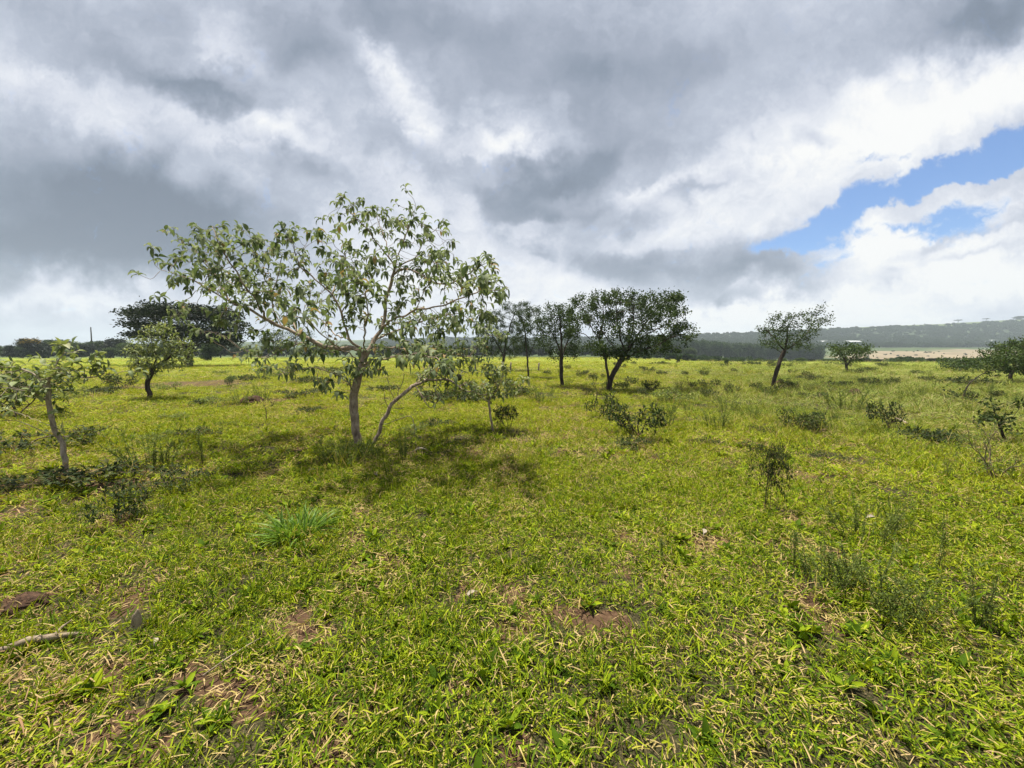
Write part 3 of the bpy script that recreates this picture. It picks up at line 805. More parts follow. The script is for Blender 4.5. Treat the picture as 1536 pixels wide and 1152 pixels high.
# ------------------------------------------------------------------ the grey-green tree in the foreground
def main_tree():
    rng = np.random.default_rng(11)
    limbs = [
        [(537.6, 670), (533, 640, 0), (531, 604, 0), (532, 588, 0), (538, 566, 0), (544, 543, .05), (550, 530, .05)],
        [(550, 530, .05), (560, 512, .2), (572, 496, .3), (578, 480, .35), (578, 457, .4), (586, 428, .5), (592, 403, .55), (584, 388, .5), (572, 372, .4), (556, 350, .3), (532, 326, .1), (512, 308, 0)],
        [(592, 403, .55), (606, 395, .7), (622, 388, .8), (642, 352, 1.0), (658, 340, 1.0)],
        [(592, 403, .55), (600, 375, .3), (612, 345, .1), (624, 312, .0)],
        [(584, 388, .5), (575, 350, .9), (565, 322, 1.2)],
        [(594, 408, .5), (609, 403, .1), (630, 410, -.2), (648, 422, -.4), (676, 428, -.6), (700, 413, -.7), (710, 404, -.8), (736, 389, -.9)],
        [(574, 490, .3), (585, 482, -.1), (600, 474, -.4), (624, 464, -.7), (634, 446, -.8), (640, 432, -.9), (650, 405, -1.0)],
        [(624, 464, -.7), (645, 462, -1.0), (668, 458, -1.2), (700, 445, -1.4), (722, 436, -1.4)],
        [(560, 512, .2), (585, 500, .8), (615, 488, 1.4), (650, 476, 1.8), (690, 470, 2.0)],
        [(548, 532, .05), (536, 520, -.1), (522, 509, -.2), (512, 470, -.3), (505, 452, -.3), (499, 443, -.3), (484, 428, -.3), (470, 414, -.3), (449, 402, -.4), (440, 375, -.5)],
        [(512, 470, -.3), (518, 458, -.5), (528, 445, -.7), (536, 420, -.9), (530, 395, -1.0)],
        [(499, 443, -.3), (502, 428, 0), (514, 412, .2), (520, 380, .4)],
        [(540, 526, 0), (520, 522, .1), (500, 522, .2), (485, 520, .2), (466, 510, .2), (449, 502, .2), (424, 491, .2), (399, 479, .1), (374, 464, 0), (346, 452, -.1), (324, 440, -.2), (300, 426, -.2), (282, 417, -.3), (250, 407, -.4)],
        [(449, 502, .2), (440, 485, .6), (426, 460, .9), (410, 438, 1.1), (397, 422, 1.2), (385, 393, 1.3), (376, 362, 1.3)],
        [(399, 479, .1), (388, 455, -.4), (368, 430, -.8), (348, 400, -1.0), (330, 370, -1.1)],
        [(424, 491, .2), (412, 470, .3), (408, 440, .2), (418, 410, .1), (425, 380, .0)],
        [(346, 452, -.1), (330, 425, .3), (312, 400, .5), (290, 372, .6)],
        [(466, 510, .2), (447, 516, .7), (420, 527, 1.0), (400, 538, 1.2), (380, 534, 1.3)],
        [(532, 592, 0), (524, 578, -.3), (513, 566, -.5), (496, 558, -.7), (470, 550, -.9), (445, 555, -1.0), (425, 560, -1.0)],
        [(542, 548, 0), (560, 540, -.6), (590, 536, -1.1), (620, 532, -1.5), (655, 534, -1.8)],
        [(550, 530, 0), (570, 520, .8), (610, 522, 1.5), (660, 526, 1.9), (700, 535, 2.1)],
        [(544, 543, 0), (530, 535, -.8), (505, 520, -1.4), (480, 500, -1.8), (455, 470, -2.0)],
        [(548, 532, 0), (546, 505, -.8), (552, 470, -1.3), (548, 430, -1.6)],
        [(522, 509, -.2), (500, 500, .8), (470, 470, 1.5), (450, 440, 1.9)],
    ]
    B = [(247, 412, 26, 14, -.4), (262, 385, 22, 16, -.2), (290, 362, 36, 20, .5), (322, 345, 26, 14, -.8), (335, 362, 30, 18, -1.1), (380, 352, 24, 18, 1.3), (395, 380, 26, 22, 1.2),
         (300, 395, 40, 24, .3), (345, 395, 36, 30, -.9), (330, 425, 50, 24, 0), (405, 370, 20, 18, .2), (440, 358, 30, 20, -.5), (470, 362, 34, 20, -.2), (440, 390, 36, 26, -.6), (400, 420, 44, 28, .9),
         (505, 355, 26, 20, .4), (515, 312, 24, 16, 0), (545, 312, 28, 18, .3), (560, 338, 34, 24, 1.1), (590, 318, 28, 18, .5), (622, 308, 14, 12, 0), (618, 340, 36, 26, .3),
         (652, 352, 26, 26, 1.0), (668, 382, 26, 24, .8), (640, 385, 36, 26, .4), (690, 402, 30, 20, -.6), (735, 388, 15, 10, -.9), (705, 420, 40, 18, -.7), (660, 418, 40, 24, -.7),
         (560, 390, 40, 28, -.2), (530, 400, 36, 30, -1.0), (490, 400, 36, 28, .3), (470, 435, 50, 30, 1.6), (540, 435, 40, 34, -1.5), (610, 430, 40, 28, .2), (425, 455, 50, 26, -.2), (370, 450, 50, 22, -.3),
         (280, 425, 36, 16, -.2), (730, 430, 34, 22, -1.4), (758, 440, 18, 12, -1.5), (715, 465, 50, 26, -.9), (670, 470, 50, 28, 1.8), (640, 490, 50, 26, -.6), (720, 500, 50, 26, 1.6), (690, 520, 60, 24, 1.8),
         (640, 525, 50, 26, -1.6), (590, 530, 46, 26, -1.0), (455, 475, 50, 26, -1.9), (400, 505, 40, 22, .6), (385, 532, 30, 18, 1.2), (470, 525, 44, 20, .2), (430, 552, 44, 18, -1.0), (505, 560, 40, 22, -.6),
         (500, 585, 14, 12, -.4), (560, 560, 26, 14, -.4), (700, 545, 50, 20, 1.9), (660, 552, 34, 16, -1.7), (350, 480, 40, 16, .3), (270, 470, 30, 22, .8), (320, 500, 30, 16, 1.0), (530, 475, 40, 26, -1.2), (600, 490, 40, 24, .7)]
    B = [(b[0], b[1], b[2], b[3], b[4], .5 + .3 * rng.random()) for b in B]
    def extra(root, g, pos, par, kids, rng):
        for k, (px, py, dy) in enumerate([(688, 566, -.6), (676, 558, -.5)]):
            f = MB(); c = at(px, py, g[1] + dy) - g
            th = np.linspace(0, np.pi, 9); V = []
            tube(f, [c + [0, 0, .055 * math.cos(t)] for t in th], [max(.05 * math.sin(t), .002) for t in th], 10)
            tube(f, [c + [0, 0, .05], c + [.01, 0, .13], c + [.03, 0, .22]], [.006, .005, .005], 5)
            f.build('fruit', M['fruit'], root)
    r = build_tree('scrub_tree', 'largest foreground tree with open grey-green crown of drooping leaves on one straight trunk', 'tree', (537.6, 670), limbs, B, rng,
                   n_attr=3000, step=.08, infl=1.6, kill=.13, r_base=.068, r_tip=.0036, e=2.0, jitter=.50, depth=1.0, power=2.2,
                   dress=lambda mb, *a: dress_big(mb, *a, L=(.085, .18), W=.44, n=(4, 7), back=2, droop=(1.5, 3.2), upright=.1), leaf='lobeira', bark='bark', extra=extra)
    return r
main_tree()

def leaning_sapling():
    rng = np.random.default_rng(12)
    limbs = [[(557, 669), (566, 653, .05), (572, 636, .1), (579, 625, .1), (583, 611, .1), (592, 602, .15), (598, 596, .2), (610, 587, .2), (618, 579, .3), (631, 577, .4), (640, 569, .4), (655, 571, .4), (668, 567, .4), (683, 574, .4), (694, 585, .4)],
             [(583, 612, .1), (577, 598, .0), (576, 590, 0)], [(592, 602, .1), (588, 590, .0), (584, 575, -.1), (580, 566, -.1)],
             [(600, 594, .2), (603, 575, .1), (606, 560, .0)], [(572, 640, .1), (584, 634, -.2), (600, 628, -.3), (618, 622, -.4)],
             [(618, 622, -.4), (622, 640, -.4), (621, 655, -.4)], [(586, 610, .1), (598, 614, -.1), (606, 611, -.2)],
             [(622, 578, .3), (632, 590, .1), (640, 606, .0), (648, 614, 0), (655, 605, 0)], [(640, 571, .4), (655, 558, .5), (668, 545, .6)], [(618, 580, .3), (640, 560, .9), (660, 550, 1.1)]]
    B = [(665, 555, 36, 14, .5, .4), (690, 578, 24, 12, .4, .3), (650, 590, 22, 12, .2, .3), (640, 560, 26, 12, .8, .3), (720, 582, 24, 14, .4, .3)]
    return build_tree('leaning_sapling', 'thin crooked stem with dead twigs, leaning right beside the largest foreground trunk', 'sapling', (556, 669), limbs, B, rng,
               n_attr=330, step=.08, infl=1.0, kill=.11, r_base=.033, r_tip=.0066, jitter=.5, dress=lambda mb, *a: dress_big(mb, *a, L=(.08, .16), W=.42, n=(3, 6), skipz=lambda p: .0 if p[0] > -1.72 else .92),
               leaf='pale_leaf', bark='bark')
leaning_sapling()
def curly_sapling():
    rng = np.random.default_rng(13)
    limbs = [[(741, 650), (738, 638, 0), (735, 620, 0), (733, 603, 0), (736, 595, 0), (748, 580, .1), (752, 568, .1)], [(736, 596, 0), (752, 594, 0), (770, 588, .1), (785, 582, .1)], [(733, 603, 0), (722, 596, .1), (712, 590, .1)],
             [(748, 580, .1), (738, 565, .1), (728, 552, .2)]]
    B = [(718, 588, 18, 14, .1, .3), (740, 590, 24, 12, 0, .3), (765, 580, 24, 14, .1, .3), (785, 570, 12, 10, .1, .2), (745, 560, 26, 16, .1, .3)]
    return build_tree('curly_sapling', 'small sapling with thin crooked stem and pale curled leaves, right of the largest foreground tree', 'sapling', (741, 650), limbs, B, rng,
               n_attr=260, step=.06, infl=1.0, kill=.09, r_base=.022, r_tip=.003, jitter=.35, dress=lambda mb, *a: dress_big(mb, *a, L=(.09, .17), W=.4, n=(4, 7)), leaf='pale_leaf', bark='bark')
curly_sapling()
def left_tree():
    rng = np.random.default_rng(14)
    limbs = [[(104, 708), (98, 690, 0), (93, 672, 0), (86, 655, 0), (80, 640, 0), (76, 615, 0), (74, 590, 0), (72, 575, 0), (78, 560, 0), (84, 548, 0)],
             [(93, 672, 0), (100, 664, -.05), (98, 652, -.05), (90, 645, 0)],
             [(82, 655, 0), (66, 648, -.1), (48, 640, -.15), (30, 633, -.2), (12, 630, -.3), (-20, 632, -.4)], [(76, 638, 0), (60, 632, .2), (40, 624, .4), (10, 615, .6)],
             [(72, 580, 0), (55, 565, .0), (40, 556, 0), (20, 550, .1)], [(84, 550, 0), (96, 530, 0), (98, 515, 0)], [(84, 548, 0), (110, 566, -.1), (135, 567, -.1), (160, 562, 0), (185, 558, 0), (215, 559, .1)],
             [(72, 600, 0), (50, 590, -.2), (25, 585, -.4), (0, 580, -.5)], [(78, 625, 0), (88, 618, -.1), (98, 622, -.1)]]
    B = [(98, 520, 24, 14, 0, .3), (135, 540, 22, 14, -.1, .25), (85, 535, 26, 12, .1, .3), (52, 545, 36, 12, .1, .35), (20, 565, 34, 16, 0, .4), (50, 580, 36, 18, -.1, .4), (20, 595, 30, 16, -.4, .4), (90, 585, 20, 16, .1, .3),
         (75, 560, 24, 14, 0, .3), (-20, 580, 30, 26, -.3, .4), (100, 555, 22, 12, 0, .3), (92, 612, 10, 8, -.1, .15), (140, 565, 16, 8, -.1, .2), (-10, 545, 26, 16, .1, .4)]
    def extra(root, g, pos, par, kids, rng): pass
    return build_tree('leaning_tree', 'small tree at the left edge with leaning pale corky trunk and sage-green leaf rosettes', 'tree', (106, 712), limbs, B, rng,
               n_attr=480, step=.07, infl=1.0, kill=.12, r_base=.028, r_tip=.0034, jitter=.32, rough=.3, dress=lambda mb, *a: dress_big(mb, *a, L=(.08, .16), W=.40, n=(5, 8), droop=(.7, 1.9), upright=.45), leaf='pale_leaf', bark='pale_bark')
left_tree()
def round_tree():
    rng = np.random.default_rng(15)
    limbs = [[(223, 598), (224, 588, 0), (221, 578, 0), (224, 566, 0), (230, 552, 0), (236, 535, 0)], [(224, 566, 0), (212, 552, 0), (205, 540, 0)], [(230, 552, 0), (255, 535, .2), (270, 520, .3)]]
    B = [(240, 500, 24, 16), (225, 520, 34, 18), (262, 520, 30, 18), (240, 540, 44, 18), (220, 552, 26, 12), (275, 535, 18, 14), (200, 528, 14, 10), (238, 490, 12, 8)]
    return build_tree('round_tree', 'small pale green tree with short dark bent trunk before the wide umbrella tree', 'tree', (223, 598), limbs, B, rng,
               n_attr=1600, step=.10, infl=1.8, kill=.12, r_base=.072, r_tip=.005, dress=lambda mb, *a: dress_big(mb, *a, L=(.12, .22), W=.36, n=(5, 8), nseg=2, droop=(.7, 1.8)), leaf='pale_leaf', bark='dark_bark')
round_tree()
def umbrella_tree():
    rng = np.random.default_rng(16)
    limbs = [[(283, 549), (283, 538, 0), (284, 528, 0), (286, 518, 0)], [(284, 526, 0), (260, 500, 0), (238, 482, 0), (218, 474, 0)], [(284, 526, 0), (310, 500, 0), (335, 486, 0), (350, 490, 0)],
             [(286, 518, 0), (284, 490, -2), (270, 465, -4)], [(286, 518, 0), (295, 490, 3), (300, 462, 5)], [(284, 524, 0), (245, 510, 2), (218, 505, 2)], [(284, 524, 0), (325, 508, -2), (345, 510, -2)]]
    B = [(198, 471, 16, 3), (196, 488, 12, 3), (204, 504, 12, 3), (360, 490, 12, 4), (278, 463, 56, 5), (240, 467, 30, 5), (325, 471, 30, 5), (216, 473, 20, 4), (275, 474, 70, 5), (214, 487, 16, 4), (340, 486, 24, 5), (240, 492, 34, 5), (305, 492, 42, 5), (214, 503, 14, 4), (345, 504, 18, 5), (300, 505, 40, 4), (250, 506, 22, 3), (335, 515, 20, 4)]
    B = [(b[0], b[1], b[2], b[3], 0, b[2] * .06 + 1.4) for b in B]
    return build_tree('umbrella_tree', 'wide dark umbrella-shaped tree with flat layered crown, standing across the lawn on the left', 'tree', (283, 549), limbs, B, rng,
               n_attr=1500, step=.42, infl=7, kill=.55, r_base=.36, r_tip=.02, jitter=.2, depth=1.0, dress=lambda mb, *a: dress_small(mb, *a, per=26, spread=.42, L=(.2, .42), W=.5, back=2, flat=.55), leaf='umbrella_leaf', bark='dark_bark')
umbrella_tree()

# ------------------------------------------------------------------ the dark group in the middle and the trees on the right
def dark_big():
    rng = np.random.default_rng(21)
    limbs = [[(916, 585), (915, 572, 0), (921, 558, 0), (930, 543, 0), (938, 530, .1), (948, 515, .2), (958, 500, .3), (972, 480, .4), (985, 462, .5), (1000, 450, .6)],
             [(930, 543, 0), (955, 528, -.2), (985, 518, -.4), (1010, 505, -.5), (1030, 500, -.6)], [(938, 530, 0), (930, 505, -.3), (925, 480, -.5), (925, 455, -.6)],
             [(948, 515, .2), (965, 505, .8), (995, 488, 1.3), (1015, 480, 1.5)], [(940, 525, .1), (950, 490, .6), (950, 460, .9)], [(934, 535, 0), (915, 515, -.8), (900, 490, -1.2), (885, 470, -1.4)]]
    second = [[(912, 584, -.15), (914, 572, -.15), (911, 556, -.1), (908, 540, -.1), (905, 525, 0), (898, 508, .1), (888, 490, .2), (878, 470, .3), (870, 455, .3)], [(905, 525, 0), (890, 512, .2), (872, 500, .5), (855, 495, .6)], [(898, 508, .1), (905, 485, .4), (905, 460, .5)]]
    B = [(875, 455, 24, 14), (905, 448, 26, 14), (935, 446, 24, 14), (960, 452, 20, 12), (990, 450, 28, 16), (1012, 452, 18, 14), (1015, 470, 16, 12), (985, 475, 30, 16), (945, 470, 34, 16), (900, 475, 34, 16),
         (865, 480, 20, 14), (1000, 495, 26, 12), (1025, 490, 14, 10), (1030, 508, 14, 9), (985, 512, 32, 10), (955, 520, 26, 9), (1000, 525, 26, 8), (890, 520, 20, 10), (860, 500, 16, 12), (925, 495, 30, 14), (955, 500, 26, 12), (1020, 445, 10, 8), (930, 530, 50, 8, .8), (1040, 500, 6, 4)]
    B = [(b[0], b[1], b[2], b[3], (rng.random() - .5) * 2.6, .75) for b in B]
    return build_tree('dark_tree', 'largest dark-leaved tree of the middle group, with broad crown and two crossing trunks', 'tree', (914, 586), limbs + second, B, rng,
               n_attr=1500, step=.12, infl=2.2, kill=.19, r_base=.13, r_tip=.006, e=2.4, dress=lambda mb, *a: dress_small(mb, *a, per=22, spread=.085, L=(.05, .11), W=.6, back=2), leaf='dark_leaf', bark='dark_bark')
dark_big()
def simple(name, label, base, limbs, blobs, seed, n_attr, rb, per=19, leaf='dark_leaf', L=(.05, .11), spread=.085, step=.14, kill=.22, dv=1.6, rd=.6, skip=0, bark='dark_bark', cat='tree', back=2, flat=0.0, infl=None, group=None, W=.5):
    rng = np.random.default_rng(seed)
    B = [(b[0], b[1], b[2], b[3], (rng.random() - .5) * dv, rd) for b in blobs]
    return build_tree(name, label, cat, base, limbs, B, rng, n_attr=n_attr, dens=2.3, step=step * .9, infl=infl or step * 16, kill=kill * .85, r_base=rb * .74, r_tip=.006 * step / .14, e=2.4, group=group,
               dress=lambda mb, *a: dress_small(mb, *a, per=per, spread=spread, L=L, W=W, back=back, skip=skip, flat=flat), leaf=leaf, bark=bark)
simple('dark_tree', 'medium dark tree with straight single trunk, just left of the largest dark tree', (843, 580),
       [[(843, 581), (842, 565), (842, 545), (843, 536), (838, 520), (828, 500), (820, 482)], [(843, 536), (850, 515, .3), (858, 490, .5), (858, 470, .5)], [(843, 536), (842, 505, -.4), (838, 470, -.5)], [(843, 538), (825, 522, -.4), (812, 512, -.6)]],
       [(825, 465, 16, 10), (845, 470, 18, 14), (820, 485, 20, 14), (855, 488, 18, 14), (838, 500, 22, 14), (860, 515, 14, 12), (818, 510, 16, 12), (842, 525, 18, 10), (862, 530, 12, 9), (828, 530, 12, 8)], 22, 430, .12)
simple('dark_tree', 'slender dark tree with very thin straight trunk between two thicker trees of the middle group', (792, 566),
       [[(792, 567), (792, 550), (791, 540), (790, 525), (788, 505), (785, 485)], [(791, 540), (800, 520, .2), (806, 500, .3)]],
       [(785, 475, 14, 12), (800, 468, 14, 10), (790, 492, 20, 14), (808, 490, 14, 14), (795, 515, 20, 12), (776, 510, 12, 10)], 23, 380, .075, dv=1.4)
simple('dark_tree', 'leftmost dark tree of the middle group, bushy down to a short thick trunk', (754, 556),
       [[(754, 557), (754, 545), (756, 535), (758, 515), (765, 490), (772, 470)], [(756, 535), (745, 515, .3), (735, 495, .3)], [(757, 528), (775, 508, -.4), (788, 490, -.5)]],
       [(740, 478, 20, 14), (765, 465, 18, 12), (785, 460, 12, 10), (750, 500, 28, 16), (778, 490, 18, 14), (735, 520, 20, 12), (755, 530, 26, 10), (775, 520, 18, 12), (725, 500, 14, 12)], 24, 680, .15, dv=2.4, rd=.9)
simple('dark_tree', 'solitary tree with slanting bare trunk and lopsided crown rising to the upper right', (1159, 584),
       [[(1158, 585), (1161, 572), (1164, 558), (1169, 546), (1174, 532), (1177, 526), (1180, 510), (1182, 492), (1190, 480)], [(1177, 528), (1195, 515, .2), (1212, 498, .3), (1222, 480, .3), (1228, 468, .3)], [(1177, 526), (1165, 512, -.2), (1155, 500, -.3), (1145, 492, -.3)], [(1176, 530), (1158, 520, .3), (1148, 514, .3)]],
       [(1168, 478, 13, 8), (1195, 476, 16, 9), (1228, 466, 9, 9), (1230, 485, 9, 10), (1215, 490, 18, 10), (1185, 492, 24, 12), (1160, 498, 16, 10), (1144, 494, 7, 6), (1155, 512, 14, 8), (1200, 508, 22, 10), (1180, 515, 20, 8), (1208, 522, 10, 5), (1150, 520, 8, 5)], 25, 200, .11, per=16, leaf='mid_leaf', dv=1.4)
simple('flat_tree', 'flat-topped small tree beyond the slanting tree, in front of the pale field', (1271, 558),
       [[(1270, 559), (1270, 550), (1268, 542), (1262, 530), (1256, 522)], [(1270, 548), (1276, 538, 0), (1285, 528, 0), (1296, 524, 0)], [(1276, 559, .1), (1277, 548, .1), (1278, 538, .1)]],
       [(1262, 520, 14, 4), (1285, 521, 16, 4), (1274, 527, 24, 6), (1295, 527, 10, 5), (1256, 530, 8, 5), (1278, 538, 14, 6)], 26, 240, .14, per=10, step=.24, kill=.36, L=(.14, .26), spread=.18, dv=2.4, rd=1.2, leaf='mid_leaf')
simple('low_tree', 'low wide bush-like tree left of the bushy tree at the right edge', (1441, 557),
       [[(1441, 558), (1440, 550), (1435, 544)], [(1441, 552), (1452, 545, 0)]],
       [(1430, 543, 14, 5), (1450, 542, 16, 6), (1440, 548, 24, 6), (1458, 550, 8, 4)], 27, 200, .10, per=10, step=.22, kill=.34, L=(.13, .24), spread=.17, dv=2.0, rd=1.2, leaf='mid_leaf')
simple('bushy_tree', 'broad bushy tree cut by the right edge, standing at the far side of the meadow', (1517, 574),
       [[(1517, 575), (1517, 562), (1515, 550), (1505, 538), (1492, 528)], [(1517, 560), (1530, 542, .3), (1540, 525, .4)], [(1516, 556), (1508, 535, -.5), (1510, 520, -.6)]],
       [(1500, 525, 20, 10), (1525, 520, 20, 10), (1490, 540, 16, 10), (1515, 540, 26, 12), (1540, 535, 20, 14), (1500, 553, 18, 8), (1528, 556, 18, 8), (1560, 525, 24, 16), (1560, 545, 24, 12), (1545, 512, 16, 8)], 28, 420, .10, per=14, leaf='mid_leaf', dv=2.2, rd=.9, step=.16, kill=.25, L=(.08, .16))
simple('bent_sapling', 'bare bent stem arching over rightward, left of the bushy edge tree', (1442, 600),
       [[(1442, 601), (1446, 588), (1452, 577), (1462, 568), (1474, 560), (1486, 556), (1492, 556)], [(1452, 577), (1470, 572), (1478, 568)], [(1444, 594), (1428, 590), (1418, 584)]],
       [(1490, 553, 8, 5), (1446, 597, 8, 6), (1422, 586, 8, 4)], 29, 40, .045, per=6, leaf='shrub_leaf', cat='sapling', dv=.4, rd=.25)
simple('twisted_sapling', 'little twisted dark sapling with forked arms near the right edge', (1508, 660),
       [[(1508, 661), (1503, 650), (1500, 640), (1499, 634), (1508, 630), (1520, 626), (1528, 615), (1530, 606)], [(1499, 634), (1492, 625), (1490, 615), (1488, 606)], [(1500, 634), (1485, 632), (1474, 630)], [(1506, 655), (1514, 648), (1518, 640)]],
       [(1490, 608, 9, 6), (1500, 628, 14, 7), (1476, 630, 8, 4), (1532, 605, 6, 5), (1516, 644, 7, 5), (1490, 622, 8, 6)], 30, 90, .030, per=5, leaf='shrub_leaf', cat='sapling', step=.06, kill=.09, L=(.05, .10), spread=.04, dv=.4, rd=.2)
# ------------------------------------------------------------------ shrubs, weeds and saplings: templates in metres, base at the origin
def pair(wood, cr, wn, wm, cn, cm):
    return [(wn, wood.mesh(wn, M[wm]))] + ([(cn, cr.mesh(cn, M[cm]))] if len(cr.v) else [])
def t_fern(seed, ns=17, h=.7, spread=.50, lean=.50, leafn=54, leafL=(.018, .045), mat='fern_leaf'):
    """clump of thin upright stems set all along with tiny leaves"""
    rng = np.random.default_rng(seed); w = MB(); c = MB()
    P = []; D = []
    for k in range(ns):
        a = rng.random() * 6.283; r = spread * rng.random() ** .5 * .5
        hh = h * (.45 + .55 * rng.random()); ln = lean * (.2 + rng.random())
        b = np.array([r * math.cos(a), r * math.sin(a), -.03]); out = np.array([math.cos(a), math.sin(a), 0])
        n = 7; t = np.linspace(0, 1, n)[:, None]
        pts = b + out * (ln * hh * t ** 1.5) + np.array([0, 0, 1.0]) * hh * t + rng.normal(0, .008, (n, 3)) * t
        tube(w, pts, np.linspace(.0045, .0016, n), 4)
        sub = [pts]
        for q in range(rng.integers(2, 6)):
            i = rng.integers(2, n - 1); d = norm(out * .3 + rng.normal(0, .6, 3) + [0, 0, .9]); l = hh * (.15 + .2 * rng.random())
            s = np.array([pts[i] + d * l * u for u in (0, .5, 1)]); tube(w, s, [.0022, .0016, .001], 3); sub.append(s)
        for s in sub:
            m = int(leafn * (1 if len(s) > 3 else .35)); u = (.18 + .82 * rng.random(m) if len(s) > 3 else rng.random(m)) * (len(s) - 1)
            i = np.minimum(u.astype(int), len(s) - 2); f = (u - i)[:, None]
            P.append(s[i] * (1 - f) + s[i + 1] * f); dd = norm(rng.normal(0, 1, (m, 3)) + [0, 0, .55]); D.append(dd)
    P = np.concatenate(P); D = np.concatenate(D); L = leafL[0] + (leafL[1] - leafL[0]) * rng.random(len(P))
    flecks(c, P, D, L, L * .30, np.clip(rng.normal(.45, .22, len(P)), 0, 1), rng)
    return pair(w, c, 'stems', 'green_stem', 'foliage', mat)
def local_grow(blobs, trunk, seed, n_attr, step, kill, rb, rt, jitter=.35):
    rng = np.random.default_rng(seed); A = []
    vol = np.array([b[3] * b[4] * b[5] for b in blobs]) ** (2 / 3); vol /= vol.sum()
    for b, v in zip(blobs, vol):
        m = max(4, int(n_attr * v)); u = norm(rng.normal(0, 1, (m, 3))) * (rng.random(m) ** .4)[:, None]
        A.append(np.array(b[:3]) + u * np.array(b[3:6]))
    A = np.concatenate(A); A = A[A[:, 2] > .03]
    pos, par = grow(trunk, A, step, 50, kill, rng, jitter)
    rad, _ = radii(pos, par, rt, rb, 2.0)
    w = MB(); kids = skin(w, pos, par, rad, rng, k_big=6, k_small=3)
    return rng, w, pos, par, kids
def t_leafy(seed, r=.38, h=.5, L=(.05, .10), mat='shrub_leaf', n=140):
    trunk = [[np.array([0, 0, -.04]), np.array([.01, 0, .08]), np.array([.03, .02, .2])], [np.array([0, 0, 0.0]), np.array([-.08, .05, .15])], [np.array([0, 0, 0.0]), np.array([.1, -.06, .14])]]
    q = np.random.default_rng(seed + 5)
    bl = [(q.normal(0, r * .5), q.normal(0, r * .5), h * (.35 + .4 * q.random()), r * .5, r * .5, h * .3) for _ in range(6)]
    rng, w, pos, par, kids = local_grow(bl, trunk, seed, int(n * 2.8), .04, .048, .014, .002)
    c = MB(); dress_big(c, pos, par, kids, rng, L=L, W=.42, n=(4, 7), back=3, droop=(.3, 1.4), tint=(.05, .9), nseg=2, upright=.4)
    return pair(w, c, 'stems', 'dry_stem', 'foliage', mat)
def t_sapling(seed, h=.9, L=(.06, .12), mat='shrub_leaf'):
    q = np.random.default_rng(seed); pts = [np.array([0, 0, -.04])]
    for k in range(7): pts.append(pts[-1] + np.array([q.normal(0, .035), q.normal(0, .035), h / 8]))
    limbs = [pts] + [[pts[i], pts[i] + np.array([q.normal(0, .12), q.normal(0, .12), .10])] for i in (3, 4, 5, 6)]
    bl = [(limbs[k][-1][0], limbs[k][-1][1], limbs[k][-1][2] + .04, .10, .10, .09) for k in range(len(limbs))]
    rng, w, pos, par, kids = local_grow(bl, limbs, seed, 50, .05, .08, .014, .0025)
    c = MB(); dress_big(c, pos, par, kids, rng, L=L, W=.42, n=(4, 7), back=2, droop=(.6, 1.8), tint=(.05, .9), nseg=2)
    return pair(w, c, 'stem', 'dry_stem', 'foliage', mat)
def t_dry(seed, ns=7, h=1.0, mat='fern_leaf', few=6):
    rng = np.random.default_rng(seed); w = MB(); c = MB(); P = []
    for k in range(ns):
        a = k * 6.283 / ns + rng.random(); ln = .25 + .8 * rng.random(); p = np.array([0, 0, -.03]); d = norm(np.array([math.cos(a) * ln, math.sin(a) * ln, 1.0])); pts = [p]; hh = h * (.5 + .6 * rng.random())
        for j in range(8):
            d = norm(d + rng.normal(0, .20, 3) + [0, 0, .06]); p = p + d * hh / 8; pts.append(p)
        tube(w, pts, np.linspace(.0085, .002, 9), 5)
        for j in range(2, 8):
            if rng.random() < .75:
                s = [pts[j]]; dd = norm(d + rng.normal(0, .7, 3))
                for _ in range(4): dd = norm(dd + rng.normal(0, .25, 3) + [0, 0, .08]); s.append(s[-1] + dd * hh * .06)
                tube(w, s, np.linspace(.004, .0013, 5), 4); P += s[1:]
    P = np.repeat(np.array(P), few, 0); n = len(P); P = P + rng.normal(0, .02, P.shape)
    L = .025 + .03 * rng.random(n); flecks(c, P, rng.normal(0, 1, (n, 3)) + [0, 0, .3], L, L * .35, np.clip(rng.normal(.4, .2, n), 0, 1), rng)
    return pair(w, c, 'stems', 'dry_stem', 'foliage', mat)
def t_blades(seed, n=280, h=(.12, .36), r=.14, mat='lime_leaf'):
    rng = np.random.default_rng(seed); c = MB()
    a = rng.random(n) * 6.283; q = r * np.sqrt(rng.random(n)); P = np.stack([q * np.cos(a), q * np.sin(a), np.full(n, -.02)], 1)
    D = np.stack([np.cos(a) * .6, np.sin(a) * .6, 1.1 + 0 * a], 1) + rng.normal(0, .35, (n, 3)); L = h[0] + (h[1] - h[0]) * rng.random(n)
    leaves(c, P, D, L, .016 * (.7 + .6 * rng.random(n)), .4 + 1.2 * rng.random(n), np.clip(rng.normal(.5, .25, n), 0, 1), 4, .2, 'blade', None, rng)
    return [('blades', c.mesh('blades', M[mat]))]
